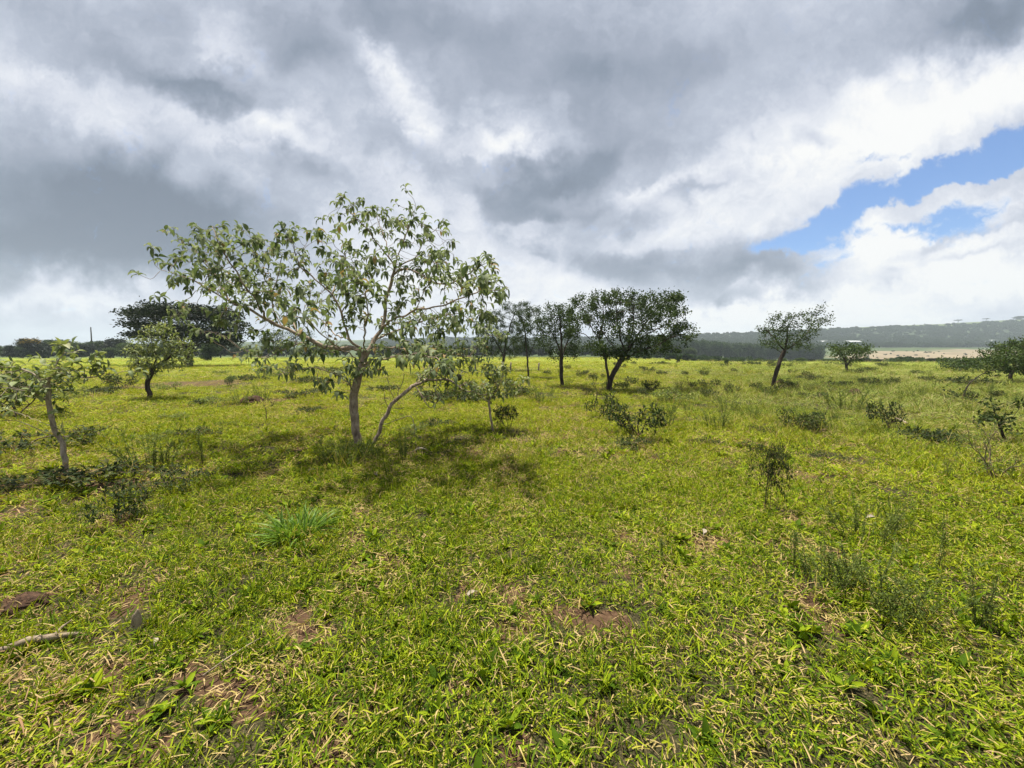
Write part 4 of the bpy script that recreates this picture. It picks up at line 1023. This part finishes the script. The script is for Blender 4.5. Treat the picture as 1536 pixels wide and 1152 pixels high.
def t_hanging(seed):
    """tall weed: upright stems with drooping dry curtains of narrow dark leaves and a feathery top"""
    rng = np.random.default_rng(seed); w = MB(); c = MB(); P = []; D = []
    main = [np.array([-.10, 0, -.03]), np.array([-.09, .01, .25]), np.array([-.06, 0, .5]), np.array([-.05, 0, .72]), np.array([-.03, 0, .9]), np.array([0, 0, 1.06])]
    tube(w, main, [.012, .011, .010, .008, .006, .003], 5)
    for k in range(34):
        u = .36 + .42 * rng.random(); i = int(u * 5); f = u * 5 - i; s0 = main[i] * (1 - f) + main[min(i + 1, 5)] * f
        d = norm(np.array([rng.normal(.28, .6), rng.normal(0, .5), .45])); s = [s0]; l = .16 + .34 * max(0, 1 - 1.6 * abs(u - .6))
        for q in range(8): d = norm(d + [0, 0, -.42 * rng.random()]); s.append(s[-1] + d * l / 6)
        tube(w, s, np.linspace(.004, .0012, 9), 4); P += s[1:] * 6; 
    for k in range(12):
        x = rng.normal(.03, .10); y = rng.normal(0, .08); hh = .35 + .35 * rng.random(); s = [np.array([x, y, -.02]), np.array([x + rng.normal(0, .03), y, hh * .5]), np.array([x * .7, y * .7, hh])]
        tube(w, s, [.004, .003, .002], 4)
    P = np.array(P); P = P + rng.normal(0, .022, P.shape); n = len(P)
    up = P[:, 2] > .78
    D = rng.normal(0, .5, (n, 3)) + np.where(up[:, None], [0, 0, .7], [0, 0, -1.1]); L = .03 + .05 * rng.random(n)
    flecks(c, P, D, L, L * .28, np.clip(rng.normal(.3, .2, n) + .3 * up, 0, 1), rng)
    return pair(w, c, 'stems', 'dark_bark', 'foliage', 'shrub_leaf')

NAMES = {'fern': 'feathery_weed', 'leafy': 'leafy_shrub', 'sap': 'young_sapling', 'dry': 'twiggy_bush', 'low': 'low_shrub', 'blades': 'grass_clump', 'hang': 'tall_weed', 'stalk': 'feathery_weed', 'dense': 'dense_bush'}
CATS = {'fern': 'weed', 'leafy': 'shrub', 'sap': 'sapling', 'dry': 'bush', 'low': 'shrub', 'blades': 'grass clump', 'hang': 'weed', 'stalk': 'weed', 'dense': 'bush'}
TPL = {'fern': [t_fern(s) for s in (101, 102, 103, 104)] + [t_fern(105, 9, .7, .12, .2)], 'stalk': [t_fern(111, 2, .7, .05, .1, 70), t_fern(112, 3, .7, .08, .16, 60)],
       'leafy': [t_leafy(s) for s in (121, 122, 123, 124)], 'sap': [t_sapling(s) for s in (131, 132, 133)], 'dry': [t_dry(141), t_dry(142, 5)],
       'low': [t_leafy(151, .42, .26, (.05, .10)), t_leafy(152, .42, .24, (.04, .08)), t_leafy(153, .40, .3, (.04, .09), 'fern_leaf')], 'blades': [t_blades(161)], 'hang': [t_hanging(171)],
       'dense': [t_leafy(181, .42, .55, (.04, .09), 'mid_leaf', 320)]}
HT = {k: [max(float(np.array([v.co.z for v in me.vertices]).max()) for _, me in t) for t in v] for k, v in TPL.items()}
PROTO = {}
PR = random.Random(4)
def plant(kind, px, py, hpx, label, wide=1.0, variant=None, group=None, sink=0.0):
    g = on_ground(px, py); v = PR.randrange(len(TPL[kind])) if variant is None else variant
    s = hpx * 1.22 * g[1] / F / HT[kind][v]; sc = (s * wide, s * wide, s); g = g - np.array([0, 0, sink])
    rz = PR.random() * 6.283 if kind != 'hang' else 0.0
    key = (kind, v)
    if key in PROTO: return dup(PROTO[key], g, rz, sc, label, group)
    r = thing(NAMES[kind], g, label, CATS[kind], group, rz, sc)
    for nm, me in TPL[kind][v]:
        o = bpy.data.objects.new(nm, me); SC.collection.objects.link(o); o.parent = r
    PROTO[key] = r
    return r
SHRUBS = [
 ('fern', 226, 700, 62, 'large feathery green weed clump left of the largest tree, behind its shaded grass', 1.15, 0),
 ('fern', 247, 700, 40, 'smaller feathery weed touching the right side of a larger weed clump on the left', .9, 4),
 ('stalk', 305, 698, 52, 'single upright feathery stalk beside bare red soil, left of the largest tree', .9, 0),
 ('leafy', 176, 778, 50, 'dark broad-leaved low shrub in front of the leaning pale trunk', .95, 0),
 ('low', 252, 732, 24, 'little dark shrub at the right end of the shaded patch under the leaning tree', 1.0, 1),
 ('low', 104, 726, 26, 'dark low shrub wrapped round the foot of the leaning pale trunk', 1.5, 0),
 ('blades', 446, 802, 40, 'bright lime-green grass clump standing out of the turf before the largest tree', 1.25, 0),
 ('fern', 528, 696, 44, 'dense dark weed clump hiding the foot of the largest tree', 1.3, 1),
 ('fern', 553, 692, 34, 'low dark weed clump added to deepen shade between the largest trunk and the leaning dead-twigged stem', 1.2, 3),  # extra clump, put in to make the shadow under the tree denser
 ('fern', 503, 692, 34, 'dark weed clump added to deepen shade just left of the foot of the largest tree', 1.2, 0),  # also added, thickens the shadow round the trunk foot
 ('fern', 606, 692, 46, 'upright thin weed clump in the shade just right of the leaning dead-twigged stem', .8, 4),
 ('sap', 402, 630, 32, 'tiny dark-leaved plant alone on the lawn, left of the largest tree', 1.0, 0),
 ('fern', 362, 608, 24, 'weed clump on the left flank of a small dark earth mound', .9, 2),
 ('fern', 393, 602, 26, 'weed clump growing behind the right end of a small dark earth mound', .8, 3),
 ('dense', 344, 580, 14, 'small rounded olive bush at the right end of the bare red soil strip', .9, 0),
 ('low', 378, 572, 9, 'small dark shrub right of the rounded olive bush by the red soil strip', 1.2, 0),
 ('leafy', 189, 584, 23, 'rounded dark bush on the lawn left of the short bent trunk', .95, 1),
 ('low', 252, 585, 10, 'faint low shrub right of the short bent trunk', 1.2, 2),
 ('leafy', 127, 662, 18, 'small dark plant with a pale stub right of the leaning pale trunk', .8, 2),
 ('low', 28, 676, 24, 'dark low shrub at the left edge below the leaning tree branch', 1.5, 1),
 ('dense', 22, 626, 62, 'dense green bush behind the leaning tree at the left edge', 1.2, 0),
 ('leafy', 762, 646, 34, 'small bright leafy shrub touching the right side of the thin curly sapling', .75, 3),
 ('fern', 690, 602, 34, 'tall weeds behind the leaning stem, left of the curly sapling', .7, 2),
 ('fern', 812, 606, 30, 'weeds in the shade in front of the straight-trunked dark tree', 1.1, 3),
 ('leafy', 914, 628, 36, 'dark bushy shrub in front of the crossing trunks', .85, 0),
 ('sap', 893, 620, 48, 'thin dark stalk with leaf tufts just left of the bushy shrub before the crossing trunks', .7, 1),
 ('leafy', 958, 654, 46, 'largest dark shrub on the mid lawn, front right of the crossing trunks', .95, 2),
 ('fern', 992, 642, 44, 'yellowish feathery weed against the right side of the largest mid lawn shrub', .85, 1),
 ('low', 943, 672, 14, 'dark low shrub in front of the largest mid lawn shrub', 1.2, 0),
 ('hang', 1153, 766, 94, 'tall dark weed with drooping withered foliage standing alone right of centre', .55, 0),
 ('fern', 1076, 642, 34, 'broad weed clump below the slanting tree, on its left', 1.1, 0),
 ('fern', 1092, 618, 26, 'feathery weed just behind a broad weed clump left of the slanting tree', 1.1, 2),
 ('leafy', 1192, 642, 26, 'dark left half of the shrub thicket in front of the slanting tree', 1.2, 1),
 ('fern', 1215, 645, 34, 'feathery middle clump of the thicket in front of the slanting tree', 1.2, 3),
 ('sap', 1240, 640, 28, 'leafy right end of the thicket in front of the slanting tree', 1.1, 2),
 ('fern', 1268, 616, 40, 'grey-green upright weed clump below the flat-topped tree', 1.2, 0),
 ('leafy', 1333, 644, 38, 'lone leafy shrub with a dark stick poking from its right side', .7, 2),
 ('low', 1405, 664, 20, 'low dark shrub on the right meadow left of the twisted sapling', 1.0, 0),
 ('low', 1434, 666, 16, 'lower brownish shrub between a low dark shrub and the twisted sapling', 1.0, 2),
 ('dry', 1492, 722, 78, 'wide sparse bush of bare twiggy stems near the right edge', .85, 0),
 ('dry', 1420, 716, 36, 'small leaning twiggy bush left of the wide bare bush near the right edge', 1.1, 1),
 ('fern', 1290, 812, 70, 'tallest feathery weed clump of the front right patch, just right of the tall dark weed', 1.1, 0),
 ('fern', 1340, 806, 56, 'thin feathery weed right of the tallest clump in the front right patch', .9, 4),
 ('fern', 1240, 880, 66, 'feathery weeds on the left side of the front right patch, above the bare soil', 1.1, 1),
 ('fern', 1300, 900, 80, 'dense feathery weeds in the middle of the front right patch', 1.2, 2),
 ('fern', 1350, 936, 84, 'feathery weeds directly right of the bare soil at the lower right', 1.0, 3),
 ('fern', 1470, 942, 92, 'tall wispy weed clump nearest the right edge in the foreground', .9, 4),
 ('stalk', 1405, 850, 70, 'lone thin weed stalk between the front right weed patch and the right edge', .8, 0),
 ('stalk', 1190, 850, 60, 'thin weed stalk on the turf below the tall dark drooping weed', .9, 1),
 ('stalk', 992, 842, 40, 'short thin weed alone on the centre right turf', 1.0, 1),
]
for k, px, py, h, lab, wd, v in SHRUBS: plant(k, px, py, h, lab, wd, v)
FIELD = {  # many alike on the far meadow: nothing tells them apart
 'leafy': ('small dark leafy shrub scattered over the right-hand meadow', 'dark leafy shrubs over the meadow'), 'fern': ('grey-green feathery weed clump scattered over the right-hand meadow', 'feathery weeds over the meadow'),
 'sap': ('short thin sapling with leaf tufts scattered over the right-hand meadow', 'thin saplings over the meadow'), 'low': ('flat low shrub scattered over the right-hand meadow', 'low shrubs over the meadow'),
 'stalk': ('single thin weed stalk scattered over the right-hand meadow', 'thin stalks over the meadow')}
seen = []
for px, py, k, h in [(1040, 583, 'leafy', 12), (1062, 585, 'fern', 14), (1096, 592, 'leafy', 18), (1093, 586, 'sap', 22), (1135, 588, 'leafy', 16), (1142, 590, 'fern', 16), (1195, 584, 'leafy', 14), (1205, 600, 'leafy', 13), (1243, 586, 'sap', 22), (1290, 582, 'fern', 12),
                    (1322, 580, 'leafy', 12), (1345, 578, 'leafy', 14), (1372, 606, 'fern', 14), (940, 583, 'leafy', 12), (966, 584, 'fern', 18), (978, 585, 'leafy', 18), (1018, 584, 'fern', 18), (1032, 582, 'sap', 18), (962, 597, 'leafy', 16), (870, 566, 'leafy', 12),
                    (890, 570, 'leafy', 12), (838, 560, 'fern', 10), (1056, 598, 'leafy', 18), (1350, 604, 'fern', 22), (1480, 590, 'fern', 20), (1497, 600, 'leafy', 16), (1520, 606, 'fern', 22), (1420, 612, 'sap', 16), (1250, 632, 'fern', 18), (1128, 630, 'fern', 28),
                    (1140, 650, 'low', 12), (1290, 642, 'low', 10), (1295, 660, 'stalk', 18), (1030, 618, 'fern', 20), (1008, 606, 'stalk', 18), (1160, 600, 'stalk', 20), (1400, 585, 'stalk', 22), (1320, 612, 'stalk', 18), (1456, 620, 'fern', 22), (1130, 672, 'low', 10), (1170, 690, 'low', 12), (1240, 690, 'low', 12), (1060, 668, 'low', 12)]:
    seen.append((px, py)); lab, gr = FIELD[k]; plant(k, px, py, h * .8, lab, .75 + .35 * PR.random(), None, gr)
PR2 = random.Random(9)
for n in range(150):
    px = PR2.uniform(700, 1560); py = 548 + 55 * PR2.random() ** 1.7 + (4 if px < 900 else 0)
    if px < 900 and PR2.random() < .5: continue
    k = PR2.choice(['leafy', 'leafy', 'leafy', 'fern', 'fern', 'fern', 'low', 'sap'])
    lab, gr = FIELD[k]; plant(k, px, py, PR2.uniform(.35, .75) * (py - 530) * .28 + 2.6, lab, .8 + .5 * PR2.random(), None, gr)
LAWN = ('low dark weed dotted on the left-hand lawn', 'low weeds on the lawn')
for px, py, h in [(470, 575, 10), (458, 596, 12), (318, 606, 12), (300, 607, 9), (265, 630, 10), (440, 560, 8), (150, 592, 12), (500, 560, 9), (640, 566, 9), (650, 600, 14), (575, 588, 10), (410, 566, 7), (330, 562, 6), (100, 600, 12), (240, 660, 12), (300, 655, 12), (620, 650, 12), (660, 640, 10), (470, 618, 8), (340, 640, 8)]:
    plant('low', px, py, h, LAWN[0], .9 + .5 * PR2.random(), None, LAWN[1])

# ------------------------------------------------------------------ earth mounds, wood, fallen leaves, posts
def mound(px, py, wpx, hpx, label, seed):
    g = on_ground(px, py); s = g[1] / F; rng = np.random.default_rng(seed); mb = MB(); n, m = 26, 54
    V = []
    for i in range(n):
        t = i / (n - 1)
        for j in range(m):
            a = j * 6.283 / m; k = 1 + .35 * (float(vnoise(math.cos(a) * 1.6 + 5 + seed, math.sin(a) * 1.6 + t * 2, 3)) - .5) + rng.normal(0, .04) + .30 * (float(vnoise(math.cos(a) * 7 + seed, math.sin(a) * 7 + t * 9, 9)) - .5)
            r = wpx * s / 2 * k * math.cos(t * math.pi / 2) ** .7
            V.append([r * math.cos(a), r * math.sin(a) * .8, hpx * s * math.sin(t * math.pi / 2) ** 1.2 * (.85 + .3 * float(vnoise(a * 1.3, t * 3, seed))) - .03])
    Q = [[i * m + j, i * m + (j + 1) % m, (i + 1) * m + (j + 1) % m, (i + 1) * m + j] for i in range(n - 1) for j in range(m)]
    mb.add(V, Q); o = mb.build('earth_mound', M['mound']); o.location = tuple(g); tag(o, label, 'mound')
mound(42, 908, 58, 26, 'dark crumbly earth mound in the grass at the lower left edge', 1)
mound(379, 605, 34, 12, 'small dark earth mound on the lawn between two weed clumps', 2)
mound(1282, 592, 17, 10, 'small rounded earth mound on the right meadow below the flat-topped tree', 3)
mound(1170, 577, 13, 8, 'small earth mound just right of the slanting trunk', 4)
mound(574, 672, 30, 8, 'low dark earth hump at the foot of the leaning dead-twigged stem', 5)
def stick(name, label, cat, pts, rad, seed, mat='wood', k=8, branches=()):
    rng = np.random.default_rng(seed); g = pts[0]; mb = MB()
    tube(mb, np.array(pts) - g, rad, k, True, .5, .35, rng)
    for b, r in branches: tube(mb, np.array(b) - g, r, 5, True, .5, .2, rng)
    o = mb.build(name, M[mat]); o.location = tuple(g); tag(o, label, cat)
gp = lambda px, py, up=0.0: on_ground(px, py) + np.array([0, 0, up])
b0 = gp(205, 952)
stick('stump', 'small weathered grey stub of wood standing in the grass at lower left', 'stump', [b0 - [0, 0, .04], b0 + [.0, 0, .02], b0 + [.005, 0, .04], b0 + [.0, 0.004, .06], b0 + [.006, 0, .085], b0 + [.003, .002, .11], b0 + [.012, .0, .128], b0 + [.016, .0, .15]], [.030, .025, .026, .021, .023, .019, .013, .004], 1)
stick('fallen_branch', 'pale fallen branch lying in the grass at the lower left edge', 'branch', [gp(-30, 990, .02), gp(10, 982, .03), gp(45, 972, .045), gp(80, 966, .04), gp(118, 958, .03)], [.022, .02, .019, .017, .010], 2, branches=[([gp(80, 966, .04), gp(95, 955, .06), gp(108, 948, .07)], [.01, .008, .004])])
stick('fallen_stick', 'dark fallen stick lying right of the lone leafy shrub on the meadow', 'stick', [gp(1344, 631, .05), gp(1352, 635, .07), gp(1360, 638, .05)], [.03, .028, .018], 3, 'bark')
stick('fallen_twig', 'thin straw-coloured twig lying on the turf below the stub at lower left', 'twig', [gp(305, 1028, .05), gp(340, 1005, .06), gp(375, 985, .07), gp(392, 972, .06)], [.004, .004, .003, .002], 4, k=5)
for px, py, L, rz, lab in [(622, 680, .22, .4, 'large curled grey fallen leaf right of the leaning dead-twigged stem'), (566, 718, .16, 2.0, 'tan fallen leaf in the shade in front of the largest tree'), (462, 712, .12, 1.0, 'small pale fallen leaf left of the tan one in the tree shade'), (700, 905, .10, .8, 'single brownish fallen leaf in the middle of the foreground turf'),
                          (1300, 783, .11, .2, 'pale fallen leaf among the front right weeds'), (1055, 808, .14, 1.2, 'straw-coloured fallen leaf on the turf left of the front right weeds'), (232, 978, .07, 2.2, 'reddish fallen leaf beside the wooden stub at lower left')]:
    g = on_ground(px, py); mb = MB(); rng = np.random.default_rng(int(px))
    leaves(mb, [[0, 0, .045]], [[math.cos(rz), math.sin(rz), .1]], L, L * .34, .5, .5, 6, .45, 'lance', None, rng)
    tube(mb, [[0, 0, .05], [-.2 * L * math.cos(rz), -.2 * L * math.sin(rz), .03]], [.003, .002], 4)
    o = mb.build('fallen_leaf', M['dead_leaf']); o.location = tuple(g); tag(o, lab, 'leaf')
for px, py, h, lab in [(766, 556, 12, 'grey fence post right of the short thick dark trunk'), (808, 556, 11, 'grey fence post left of the straight-trunked dark tree'), (713, 556, 13, 'grey fence post left of the bushy dark tree'), (644, 559, 12, 'short dark post stub seen behind the largest tree')]:
    g = on_ground(px, py); s = g[1] / F
    stick('fence_post', lab, 'post', [g - [0, 0, .2], g + [0, 0, h * s * .5], g + [.02, 0, h * s]], [.085, .08, .07], int(px), 'bark')
g = on_ground(139, 536); g[2] = float(ground_z(*(g[:2] * 1.02)))
top = at(136, 491, g[1])
stick('leaning_pole', 'thin leaning dark pole rising above the far left tree line', 'pole', [g, (g + top) / 2, top], [.24, .20, .15], 7, 'pole', 8)

# ------------------------------------------------------------------ far trees: a few templates copied
def t_tree(seed, w, h, trunk_h, n, per, L, leaf, flat=.2, rb=.3, clear=.25, shape='round'):
    q = np.random.default_rng(seed)
    trunk = [[np.array([0, 0, -.4]), np.array([q.normal(0, .1), q.normal(0, .1), trunk_h]), np.array([q.normal(0, .3), q.normal(0, .3), h * .6])]]
    bl = []
    for k in range(11):
        a = q.random() * 6.283; r = w / 2 * .62 * q.random() ** .5; z = h * (clear + (1 - clear) * (.15 + .7 * q.random()))
        if shape == 'umbrella': z = h * (.62 + .3 * (1 - (r / (w / 2)) ** 2) * (.6 + .4 * q.random()))
        bl.append((r * math.cos(a), r * math.sin(a), min(z, h * .84), w * .24, w * .24, h * (.16 if shape != 'umbrella' else .07)))
    for k in range(3): bl.append((q.normal(0, w * .1), q.normal(0, w * .1), h * .85, w * .2, w * .2, h * .14))
    rng, wd, pos, par, kids = local_grow(bl, trunk, seed, n, h * .05, h * .055, rb, .03, .3)
    c = MB(); dress_small(c, pos, par, kids, rng, per=per, spread=h * .045, L=L, W=.6, back=2, flat=flat)
    return pair(wd, c, 'trunk', 'dark_bark', 'crown', leaf)
FT = {'a': t_tree(201, 9, 8, .9, 900, 13, (.3, .6), 'umbrella_leaf', clear=.04), 'b': t_tree(202, 11, 7.5, .8, 900, 13, (.3, .6), 'dark_leaf', .4, clear=.04), 'c': t_tree(203, 7.5, 9, 1.0, 900, 13, (.3, .6), 'mid_leaf', .1, clear=.05),
      'd': t_tree(204, 14, 8, 2.5, 460, 12, (.25, .5), 'umbrella_leaf', .5, .35, .5, 'umbrella'), 'e': t_tree(205, 6, 16, 5, 460, 9, (.35, .6), 'far_leaf', .0, .25, .35)}
FH = {k: max(float(np.array([v.co.z for v in me.vertices]).max()) for _, me in t) for k, t in FT.items()}
FP = {}
def far_tree(key, px, pyb, pyt, Y, label, group=None, wide=1.0, name='field_tree', rz=None):
    x = (px - 768) / F * (Y * CP + 0); p = at(px, HOR, Y); gz = float(ground_z(p[0], p[1])); base = np.array([p[0], p[1], gz - .1])
    top = at(px, pyt, Y)[2]; s = max(top - gz, .8) / FH[key]
    rz = PR2.random() * 6.283 if rz is None else rz; sc = (s * wide, s * wide, s)
    if key in FP: r = dup(FP[key], base, rz, sc, label, group); r.name = name; return r
    r = thing(name, base, label, 'tree', group, rz, sc)
    for nm, me in FT[key]:
        o = bpy.data.objects.new(nm, me); SC.collection.objects.link(o); o.parent = r
    FP[key] = r
    return r
LL_ = 'dark tree standing in the far left tree line'
for px, pt, Y, k, wd in [(-90, 508, 118, 'a', 1.0), (-45, 512, 122, 'b', 1.0), (-8, 514, 125, 'c', 1.1), (14, 516, 116, 'a', 1.1), (32, 518, 118, 'b', 1.0), (72, 512, 120, 'a', 1.0), (92, 508, 126, 'b', 1.0), (114, 511, 124, 'c', 1.3), (133, 514, 122, 'a', 1.2),
                         (152, 510, 128, 'b', 1.1), (170, 505, 126, 'a', 1.1), (188, 512, 122, 'c', 1.3), (206, 514, 124, 'b', 1.1), (60, 522, 112, 'b', .9), (118, 521, 112, 'a', 1.0), (165, 520, 113, 'b', 1.0)]:
    far_tree(k, px, 0, pt, Y, LL_, 'dark trees of the far left tree line', wd, 'hedge_tree')
fy = far_tree('a', 50, 0, 505, 110, 'tree with a patch of orange-yellow blossom on top in the far left tree line', None, .95, 'blossom_tree', .3)
def blossom(root):
    rng = np.random.default_rng(77); me = FT['a'][1][1]; n = len(me.vertices); co = np.zeros(n * 3, np.float32); me.vertices.foreach_get('co', co); co = co.reshape(-1, 3)
    zmax = co[:, 2].max(); sel = co[(co[:, 2] > zmax * .66) & (np.abs(co[:, 0] * math.cos(.3) - co[:, 1] * math.sin(.3) - .6) < 2.6)]
    idx = rng.choice(len(sel), min(900, len(sel)), replace=False); P = sel[idx] + rng.normal(0, .12, (len(idx), 3)) + [0, -.05, .12]
    mb = MB(); flecks(mb, P, rng.normal(0, 1, P.shape) + [0, 0, .5], .2 + .18 * rng.random(len(P)), .16, rng.random(len(P)), rng)
    mb.build('blossom', M['yellow_flower'], root)
blossom(fy)
UL = 'dark tree in the distant hedge seen under the wide umbrella tree'
for px, pt, Y, k, wd in [(228, 514, 128, 'a', 1.2), (255, 511, 130, 'b', 1.1), (280, 512, 128, 'a', 1.2), (305, 512, 132, 'b', 1.2), (330, 511, 128, 'a', 1.1), (352, 514, 130, 'c', 1.2)]:
    far_tree(k, px, 0, pt, Y, UL, 'distant hedge under the umbrella tree', wd, 'hedge_tree')
far_tree('b', 316, 0, 512, 80, 'lone dark tree with thin trunk beneath the right side of the umbrella tree', None, .8, 'field_tree')
ML = 'dark tree in the distant hedge glimpsed through the largest foreground tree'
for n in range(22):
    px = 366 + n * 17 + PR2.uniform(-6, 6)
    far_tree(PR2.choice('abc'), px, 0, 518 + PR2.uniform(-3, 4), PR2.uniform(150, 185), ML, 'distant hedge behind the foreground tree', 1.25, 'hedge_tree')
for px, pt, lab in [(398, 494, 'leftmost of four tall distant trees seen through the foreground branches'), (418, 490, 'second from the left of four tall distant trees behind the foreground branches'), (442, 489, 'third from the left of four tall distant trees behind the foreground branches'), (460, 492, 'rightmost of four tall distant trees seen through the foreground branches')]:
    far_tree('e', px, 0, pt, 190, lab, None, 1.7, 'tall_tree')
GL = 'dark tree in the distant belt behind the middle group of dark trees'
for n in range(34):
    px = 690 + n * 10.5 + PR2.uniform(-4, 4)
    far_tree(PR2.choice('abc'), px, 0, 519 + PR2.uniform(-3, 4), PR2.uniform(170, 210), GL, 'distant belt behind the dark trees', 1.3, 'belt_tree')
# small trees on the far meadow
far_tree('c', 1090, 0, 537, 55, 'small rounded dark tree in the meadow left of the slanting trunk', None, .9, 'field_tree')
far_tree('b', 1018, 0, 533, 62, 'tiny dark tree at the far meadow edge right of the largest dark tree', None, .5, 'field_tree')
EL = 'scrubby bush along the far edge of the meadow below the pale field'
for n in range(46):
    px = 1000 + n * 12.4 + PR2.uniform(-5, 5)
    far_tree(PR2.choice('abc'), px, 0, 541 - PR2.uniform(0, 5.5), PR2.uniform(72, 98), EL, 'scrub along the far meadow edge', PR2.uniform(1.5, 2.6), 'edge_bush')
for px, pt, lab, k, wd in [(1286, 489.5, 'first small flat-topped tree from the left on the hill skyline', 'd', 1.2), (1342, 485, 'dark rounded tree on the hill skyline right of the first flat-topped one', 'b', 1.3), (1368, 484, 'small dark tree on the middle of the hill skyline', 'a', 1.1), (1384, 483.5, 'dark dome-shaped tree right of a smaller one on the hill skyline', 'b', 1.4),
                        (1433, 477, 'slender flat-topped tree on the hill skyline, left of its larger twin', 'd', 1.1), (1475, 475, 'larger flat-topped tree on the hill skyline toward the right edge', 'd', 1.0), (1525, 472, 'broad dark tree crown on the skyline at the right edge', 'b', 2.2), (1500, 478, 'low dark tree on the skyline just left of the broad right edge crown', 'a', 2.0), (1075, 500, 'small dark tree on the hill skyline right of the largest dark tree', 'b', 1.3), (1052, 501, 'low tree on the skyline beside the right side of the largest dark tree', 'a', 1.3)]:
    far_tree(k, px, 0, pt + 2.0, 1030, lab, None, wd, 'skyline_tree')

# far woods that read as one mass
def piece(name, t):
    mb = MB(); me0 = t
    o = None
    ms = [me for _, me in t]
    # join trunk and crown into one mesh with two materials
    V = []; faces = []; mats = []; off = 0
    for i, me in enumerate(ms):
        V += [tuple(v.co) for v in me.vertices]
        for p in me.polygons: faces.append([k + off for k in p.vertices]); mats.append(i)
        off += len(me.vertices)
    m2 = bpy.data.meshes.new(name); m2.from_pydata(V, [], faces)
    for me in ms: m2.materials.append(me.materials[0])
    m2.polygons.foreach_set('material_index', mats)
    a = m2.attributes.new('tint', 'FLOAT', 'POINT'); rng = np.random.default_rng(3); a.data.foreach_set('value', rng.random(len(V)).astype(np.float32))
    return bpy.data.objects.new(name, m2)
W1 = t_tree(301, 9, 8, 1.5, 120, 10, (.8, 1.5), 'far_leaf', .2, .3); W2 = t_tree(302, 11, 7, 1.2, 120, 10, (.8, 1.5), 'far_leaf', .4, .3); E1 = t_tree(303, 5, 15, 7, 110, 10, (.6, 1.1), 'far_leaf', 0, .2, .18)
def woods(name, n, seed, pxr, Yr, src, smin, smax, zs=1.0, thin=None):
    rng = np.random.default_rng(seed); Y = Yr[0] + (Yr[1] - Yr[0]) * rng.random(n); px = pxr[0] + (pxr[1] - pxr[0]) * rng.random(n); x = (px - 768) / F * Y
    if thin is not None:
        k = rng.random(n) < thin(x, Y, px); x = x[k]; Y = Y[k]; n = len(x)
    s = smin + (smax - smin) * rng.random(n)
    P = np.stack([x, Y, ground_z(x, Y) - .3], 1); rot = np.stack([0 * x, 0 * x, rng.random(n) * 6.283], 1)
    return scatter(name, P, rot, np.stack([s, s, s * zs], 1), rng.integers(0, len(src), n), src)
pA, pB, pE = piece('wood_piece_a', W1), piece('wood_piece_b', W2), piece('wood_piece_e', E1)
woods('hillside_wood', 9500, 61, (560, 1800), (610, 960), [pA, pB], .5, 1.15, .9, lambda x, y, px: .5 + .5 * sstep(.46, .56, fbm(x * .006, y * .006, 15, 3) + .10 * sstep(800, 620, y)))
woods('distant_plantation', 380, 62, (985, 1232), (285, 330), [pE], .55, 1.0, 1.0)
woods('valley_thicket', 700, 63, (940, 1760), (100, 265), [pA, pB], .22, .42, .8, lambda x, y, px: sstep(.42, .55, fbm(x * .03, y * .03, 19, 3)))
woods('field_scrub', 160, 64, (1230, 1760), (300, 560), [pA, pB], .10, .34, .7, lambda x, y, px: sstep(.45, .6, fbm(x * .012, y * .012, 23, 3)))
for px, py, w, lab in [(1248, 505, 42, 'long pale farm roof on the hillside, lower left of a row of three'), (1272, 508, 34, 'pale farm roof just below and right of the long one on the hillside'), (1488, 502, 22, 'small pale farm roof on the hillside toward the right edge')]:
    Y = 720.0; p = at(px, py, Y); g = float(ground_z(p[0], p[1]))
    W = w * Y / F; D = 14.0; H = 3.4; r = thing('farm_shed', (p[0], p[1], g), lab, 'farm building')
    z0 = -3.0
    mb = MB(); a, b = W / 2, D / 2
    mb.add([[-a, -b, z0], [a, -b, z0], [a, b, z0], [-a, b, z0], [-a, -b, H], [a, -b, H], [a, b, H], [-a, b, H], [-a, 0, H + 2.2], [a, 0, H + 2.2]], [[0, 1, 5, 4], [1, 2, 6, 5], [2, 3, 7, 6], [3, 0, 4, 7]], .5, [[5, 6, 9], [4, 8, 7]])
    mb.build('wall', M['shed_wall'], r, False)
    mb = MB(); e = .6
    for sy in (-1, 1):
        y1 = sy * (b + e); V = [[-a - e, y1, H - .1], [a + e, y1, H - .1], [a + e, 0, H + 2.4], [-a - e, 0, H + 2.4]]
        V += [[v[0], v[1], v[2] + .2] for v in V]; mb.add(V, [[0, 1, 2, 3], [4, 5, 6, 7], [0, 1, 5, 4], [1, 2, 6, 5], [3, 0, 4, 7]])
    mb.build('roof', M['roof'], r, False)

# ------------------------------------------------------------------ the air
def build_haze():
    mb = MB(); a = 3400.0; z0, z1 = -75.0, 150.0
    mb.add([[-a, -a, z0], [a, -a, z0], [a, a, z0], [-a, a, z0], [-a, -a, z1], [a, -a, z1], [a, a, z1], [-a, a, z1]], [[3, 2, 1, 0], [4, 5, 6, 7], [0, 1, 5, 4], [1, 2, 6, 5], [2, 3, 7, 6], [3, 0, 4, 7]])
    m, N, out = new_mat('pale_air')
    v = N.node('ShaderNodeVolumePrincipled'); v.inputs['Color'].default_value = (.76, .88, .96, 1); v.inputs['Density'].default_value = .00030; v.inputs['Anisotropy'].default_value = 0.1
    N.l.new(v.outputs[0], out.inputs['Volume'])
    o = mb.build('haze', m, None, False); tag(o, kind='stuff')
build_haze()
